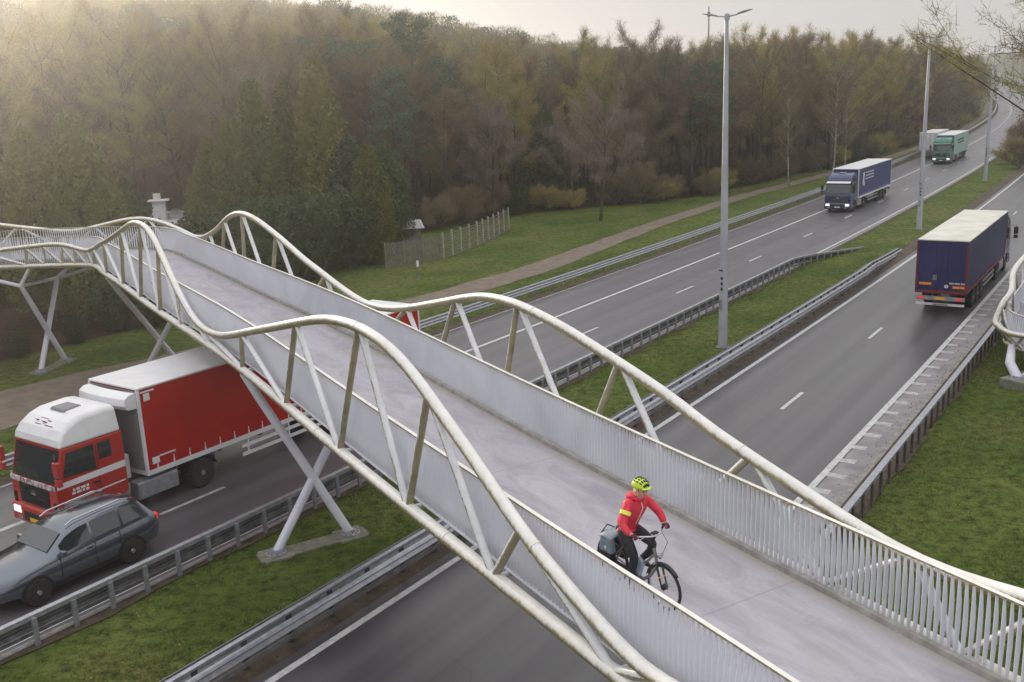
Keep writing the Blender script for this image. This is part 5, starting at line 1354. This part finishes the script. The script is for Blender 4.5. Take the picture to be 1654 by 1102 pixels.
# pannier bags hanging from the rack
bag = empty('pannier_bag', BP + Matrix.Rotation(BD, 3, 'Z') @ Vector((0, -.55, .34)), BD, 'grey-blue pannier bag with black base hanging on the bicycle rack', 'bag')
bag.scale = (.9, .86, .92)
M['bagblue'] = noisy('bag_cloth', (.16, .21, .27), (.30, .34, .38), 5, .6)
for sx in (-1, 1):
    mb = MB(); mb.box((sx * .155, 0, .13), (.13, .30, .20), top=(1.1, 1.12)); mb.build('bag_base', 'black', bag, bevel=.03)
    mb = MB(); mb.box((sx * .16, 0, .36), (.15, .36, .28), top=(.75, .85)); mb.build('bag_body', 'bagblue', bag, bevel=.05, seg=3)
    mb = MB(); mb.lathe([(.03, .0), (.03, .012)], (sx * .232, .04, .33), 'X', 12); mb.build('round_badge', 'plate', bag)
mb = MB(); rows = [[(x, y, .50 + .07 * (1 - (x / .24) ** 2) - .03 * abs(y) / .18) for x in np.linspace(-.23, .23, 9)] for y in np.linspace(-.17, .17, 5)]
mb.grid(rows); q = mb.build('flap', 'bagblue', bag, smooth=True); q.modifiers.new('t', 'SOLIDIFY').thickness = .012
mb = MB(); mb.tube([(-.2, -.16, .48), (0, -.20, .60), (.2, -.16, .48)], .012, 6); mb.build('carry_strap', 'black', bag)

rider = empty('person', BP + Vector((-.01, -.01, -.01)), BD, 'woman cyclist in bright red jacket, black trousers and yellow helmet riding over the bridge', 'person')
rider.scale = (1.05,) * 3
M['skin'] = mat('skin', (.55, .31, .22), .5); M['jacket'] = noisy('red_jacket_cloth', (.60, .018, .045), (.76, .045, .085), 7, .6, bump=.9)
M['trouser'] = noisy('black_trouser_cloth', (.012, .012, .018), (.028, .028, .036), 9, .8); M['glove'] = mat('dark_red_glove', (.10, .015, .025), .7)
M['helmet'] = mat('yellow_helmet_shell', (.55, .72, .04), .3, coat=.4); M['hair'] = noisy('fair_hair', (.62, .46, .24), (.80, .66, .42), 20, .6); M['shoe'] = mat('dark_shoe', (.03, .03, .035), .6)
def skin(name, chains, m_, parent, sub=2, root=0):
    """chains: lists of (x,y,z,r) sharing points by coordinates; grown with a Skin modifier into one surface"""
    vs, rs, es, ix = [], [], [], {}
    for ch in chains:
        pi = None
        for x, y, z, r_ in ch:
            k = (round(x, 3), round(y, 3), round(z, 3))
            if k not in ix: ix[k] = len(vs); vs.append((x, y, z)); rs.append(r_)
            if pi is not None: es.append((pi, ix[k]))
            pi = ix[k]
    me = bpy.data.meshes.new(name); me.from_pydata(vs, es, []); ob = bpy.data.objects.new(name, me); link(ob)
    ob.modifiers.new('s', 'SKIN'); sv = me.skin_vertices[0].data
    for i, r_ in enumerate(rs): sv[i].radius = (r_, r_) if not isinstance(r_, tuple) else r_; sv[i].use_root = (i == root)
    ob.modifiers.new('ss', 'SUBSURF').levels = sub
    dg = bpy.context.evaluated_depsgraph_get(); dg.update(); m2 = bpy.data.meshes.new_from_object(ob.evaluated_get(dg)); m2.name = name
    m2.materials.clear(); m2.materials.append(M[m_]); m2.polygons.foreach_set('use_smooth', [True] * len(m2.polygons))
    ob.modifiers.clear(); ob.data = m2; ob.parent = parent; bpy.data.meshes.remove(me); return ob
HIP = (0, -.24, 1.02); 
def arm(sx, g=0.0):
    if sx > 0: pts = [(.17, .00, 1.45, .058), (.245, .02, 1.33, .052), (.315, .05, 1.20, .044), (.31, .13, 1.13, .038), (.285, .20, 1.105, .030)]
    else: pts = [(-.17, .00, 1.45, .058), (-.235, .08, 1.35, .052), (-.30, .14, 1.25, .044), (-.31, .20, 1.17, .038), (-.295, .22, 1.12, .030)]
    return [(x, y, z, r_ + g) for x, y, z, r_ in pts]
def fingers(sx, g=0.0):
    w0 = (.285, .20, 1.105) if sx > 0 else (-.295, .22, 1.12); out_ = []
    palm = (w0[0] * 1.0 - sx * .005, w0[1] + .04, w0[2] - .005)
    out_.append([(*w0, .026 + g), (*palm, .030 + g)])
    for i in range(4):
        ox = (-.030 + .020 * i) * sx; L = (.028, .034, .036, .030)[i]
        a = (palm[0] + ox, palm[1] + .030, palm[2] + .004); b = (a[0], a[1] + L * .8, a[2] - .012); c_ = (a[0], b[1] + .002, b[2] - L * .9); d_ = (a[0], c_[1] - .022, c_[2] - .006)
        out_.append([(*palm, .030 + g), (*a, .0105 + g), (*b, .0095 + g), (*c_, .009 + g), (*d_, .008 + g)])
    t0 = (palm[0] - sx * .034, palm[1] - .008, palm[2] - .012); out_.append([(*palm, .030 + g), (*t0, .011 + g), (t0[0] - sx * .004, t0[1] + .022, t0[2] - .03, .009 + g)])
    return out_
def leg(sx, g=0.0, foot=True):
    if sx > 0: pts = [(.09, -.22, .96, .092), (.115, -.06, .80, .082), (.12, .07, .665, .060), (.12, .03, .48, .054), (.12, -.055, .24, .036), (.125, -.075, .18, .036)]
    else: pts = [(-.09, -.22, .96, .092), (-.115, .00, .91, .082), (-.12, .20, .84, .060), (-.12, .12, .68, .054), (-.12, -.03, .545, .036), (-.125, -.07, .50, .036)]
    return [(x, y, z, r_ + g) for x, y, z, r_ in pts]
spine = [(*HIP, .115), (0, -.17, 1.14, .112), (0, -.08, 1.30, .118), (0, -.01, 1.42, .112), (0, .045, 1.50, .055)]
head = [(0, .045, 1.50, .055), (0, .07, 1.555, .052), (0, .10, 1.60, .070), (0, .10, 1.66, .083), (0, .095, 1.715, .080), (0, .085, 1.755, .045)]
chains = [spine, head]
for sx in (-1, 1):
    chains.append([(0, -.01, 1.42, .112)] + arm(sx)); chains += fingers(sx)
    l_ = leg(sx); fy_, fz_ = l_[-1][1], l_[-1][2]; chains.append([(*HIP, .115)] + l_ + [(sx * .13, fy_ + .06, fz_ - .02, .034), (sx * .135, fy_ + .15, fz_ - .025, .026)])
body = skin('body', chains, 'skin', rider)
bm = bmesh.new(); bm.from_mesh(body.data)    # face: nose, brow and chin drawn out of the head itself
for v in bm.verts:
    d = v.co - Vector((0, .19, 1.64))
    if abs(v.co.x) < .022 and d.length < .05: v.co.y += .022 * (1 - d.length / .05)
    d2 = v.co - Vector((0, .165, 1.575))
    if d2.length < .04: v.co.y += .012 * (1 - d2.length / .04)
bm.to_mesh(body.data); bm.free()
for sx in (-1, 1):
    mb = MB(); mb.lathe([(.004, .0), (.011, .004), (.011, .008), (.002, .012)], (sx * .032, .172, 1.668), 'Y', 10); mb.build('eye', 'black', rider, smooth=True)
    mb = MB(); mb.tube([(sx * .084, .085, 1.675), (sx * .092, .078, 1.655), (sx * .084, .085, 1.632)], [.008, .013, .007], 8); mb.build('ear', 'skin', rider, smooth=True)
mb = MB(); mb.tube([(-.025, .168, 1.602), (0, .178, 1.598), (.025, .168, 1.602)], [.003, .006, .003], 6); mb.build('mouth', mat('lips', (.40, .10, .09), .5), rider, smooth=True)
jk = [[(0, -.25, .98, .172), (0, -.20, 1.10, .160), (0, -.10, 1.28, .158), (0, -.02, 1.42, .130), (0, .03, 1.495, .078), (0, .05, 1.525, .066)]]
for sx in (-1, 1): jk.append([(0, -.02, 1.42, .130)] + arm(sx, .018))
skin('jacket', jk, 'jacket', rider)
mb = MB(); mb.tube([(.085 * math.sin(a), .035 + .075 * math.cos(a), 1.525 + .012 * math.cos(a)) for a in np.linspace(0, 2 * math.pi, 17)], .022, 8, caps=False); mb.build('collar', 'jacket', rider, smooth=True)
mb = MB(); mb.tube([(.165 * math.sin(a) * .86, -.215 + .125 * math.cos(a), .955 + .02 * math.cos(a)) for a in np.linspace(0, 2 * math.pi, 21)], .026, 8, caps=False); mb.build('jacket_hem', 'jacket', rider, smooth=True)
mb = MB(); mb.lathe([(.02, 0), (.13, .02), (.12, .09), (.03, .13)], (0, -.055, 1.46), 'Z', 14); mb.build('hood', 'jacket', rider, smooth=True)
tr = [[(0, -.23, 1.06, .125), (0, -.24, .99, .132)]]
for sx in (-1, 1): tr.append([(0, -.24, .99, .132)] + leg(sx, .012))
skin('trousers', tr, 'trouser', rider)
for sx in (-1, 1):
    fg = fingers(sx, .004); fg[0] = [(*arm(sx)[-1][:3], .036)] + fg[0][1:]; skin('glove', fg, 'glove', rider, sub=1)
    l_ = leg(sx); y_, z_ = l_[-1][1], l_[-1][2]
    skin('shoe', [[(sx * .125, y_ - .04, z_ - .02, .038), (sx * .13, y_ + .05, z_ - .03, .042), (sx * .135, y_ + .15, z_ - .035, .036), (sx * .135, y_ + .19, z_ - .037, .022)]], 'shoe', rider, sub=1)
    if sx < 0: continue
    mb = MB(); a_ = arm(sx); a_, b_ = Vector(a_[0][:3]), Vector(a_[1][:3])
    mb.tube([a_.lerp(b_, .62), a_.lerp(b_, 1.02)], [.083, .080], 14); mb.build('arm_band', mat('reflective_yellow', (.85, .85, .10), .4), rider, smooth=True)
mb = MB(); mb.tube([(0, .09, 1.47), (0, .128, 1.40), (0, .055, 1.26), (0, -.035, 1.10)], .006, 6); mb.build('zip', 'plate', rider)
skin('hair', [[(0, .055, 1.74, .070), (0, .045, 1.68, .082), (0, .03, 1.60, .072), (0, .02, 1.54, .045)], [(0, .045, 1.68, .082), (.055, .075, 1.64, .040), (.062, .08, 1.58, .026)], [(0, .045, 1.68, .082), (-.055, .075, 1.64, .040), (-.062, .08, 1.58, .026)]], 'hair', rider)
hm_ = empty('helmet', (0, .085, 1.705)); hm_.parent = rider; hm_.rotation_euler = (R(-4), 0, 0); hm_.location = (0, .075, 1.725)
mb = MB(); rows = []
for i, e in enumerate(np.linspace(0, 1, 9)):
    el = e * math.pi / 2; rows.append([(.112 * math.cos(el) * math.cos(a), .145 * math.cos(el) * math.sin(a), .118 * math.sin(el) * (1 if math.sin(a) > -.2 else .97) - .01) for a in np.linspace(0, 2 * math.pi, 29)[:-1]])
mb.grid(rows, closed=True); q = mb.build('shell', 'helmet', hm_, smooth=True); q.modifiers.new('t', 'SOLIDIFY').thickness = .012
mb = MB()
for k, az in enumerate((-.85, -.42, 0, .42, .85)):
    for e0, e1 in ((.35, .72), (.85, 1.2), (1.3, 1.62), (1.75, 2.2)):
        pts = []
        for e in np.linspace(e0, e1, 4):
            y = .147 * math.cos(e); z = .121 * math.sin(e) * math.cos(az * .9) - .008; x = .112 * math.sin(e) * math.sin(az * .9) * 1.02; pts.append((x, y, z + .001))
        mb.tube(pts, [.003, .011, .011, .003], 6)
mb.build('vent', 'black', hm_, smooth=True)
mb = MB(); rows = [[(x, .135 + .045 * j * (1 - (x / .1) ** 2), .02 - .012 * j) for x in np.linspace(-.09, .09, 9)] for j in range(2)]; mb.grid(rows); q = mb.build('visor', 'helmet', hm_); q.modifiers.new('t', 'SOLIDIFY').thickness = .005
mb = MB(); mb.tube([(.085, .03, .0), (.06, .05, -.09), (0, .07, -.135), (-.06, .05, -.09), (-.085, .03, 0)], .005, 6); mb.build('chin_strap', 'black', hm_)

# ---------------------------------------------------------------- the hazy air
mb = MB(); mb.box((100, 900, 34), (3600, 2400, 82)); hz = mb.build('haze', M['white']); hz.data.materials.clear()
hm = bpy.data.materials.new('haze_air'); hm.use_nodes = True; hn = hm.node_tree; hn.nodes.clear()
ho = hn.nodes.new('ShaderNodeOutputMaterial'); hv = hn.nodes.new('ShaderNodeVolumePrincipled')
hv.inputs['Color'].default_value = (.93, .93, .95, 1); hv.inputs['Density'].default_value = 0.0007; hv.inputs['Anisotropy'].default_value = .80
hn.links.new(hv.outputs[0], ho.inputs['Volume']); hz.data.materials.append(hm); stuff(hz)
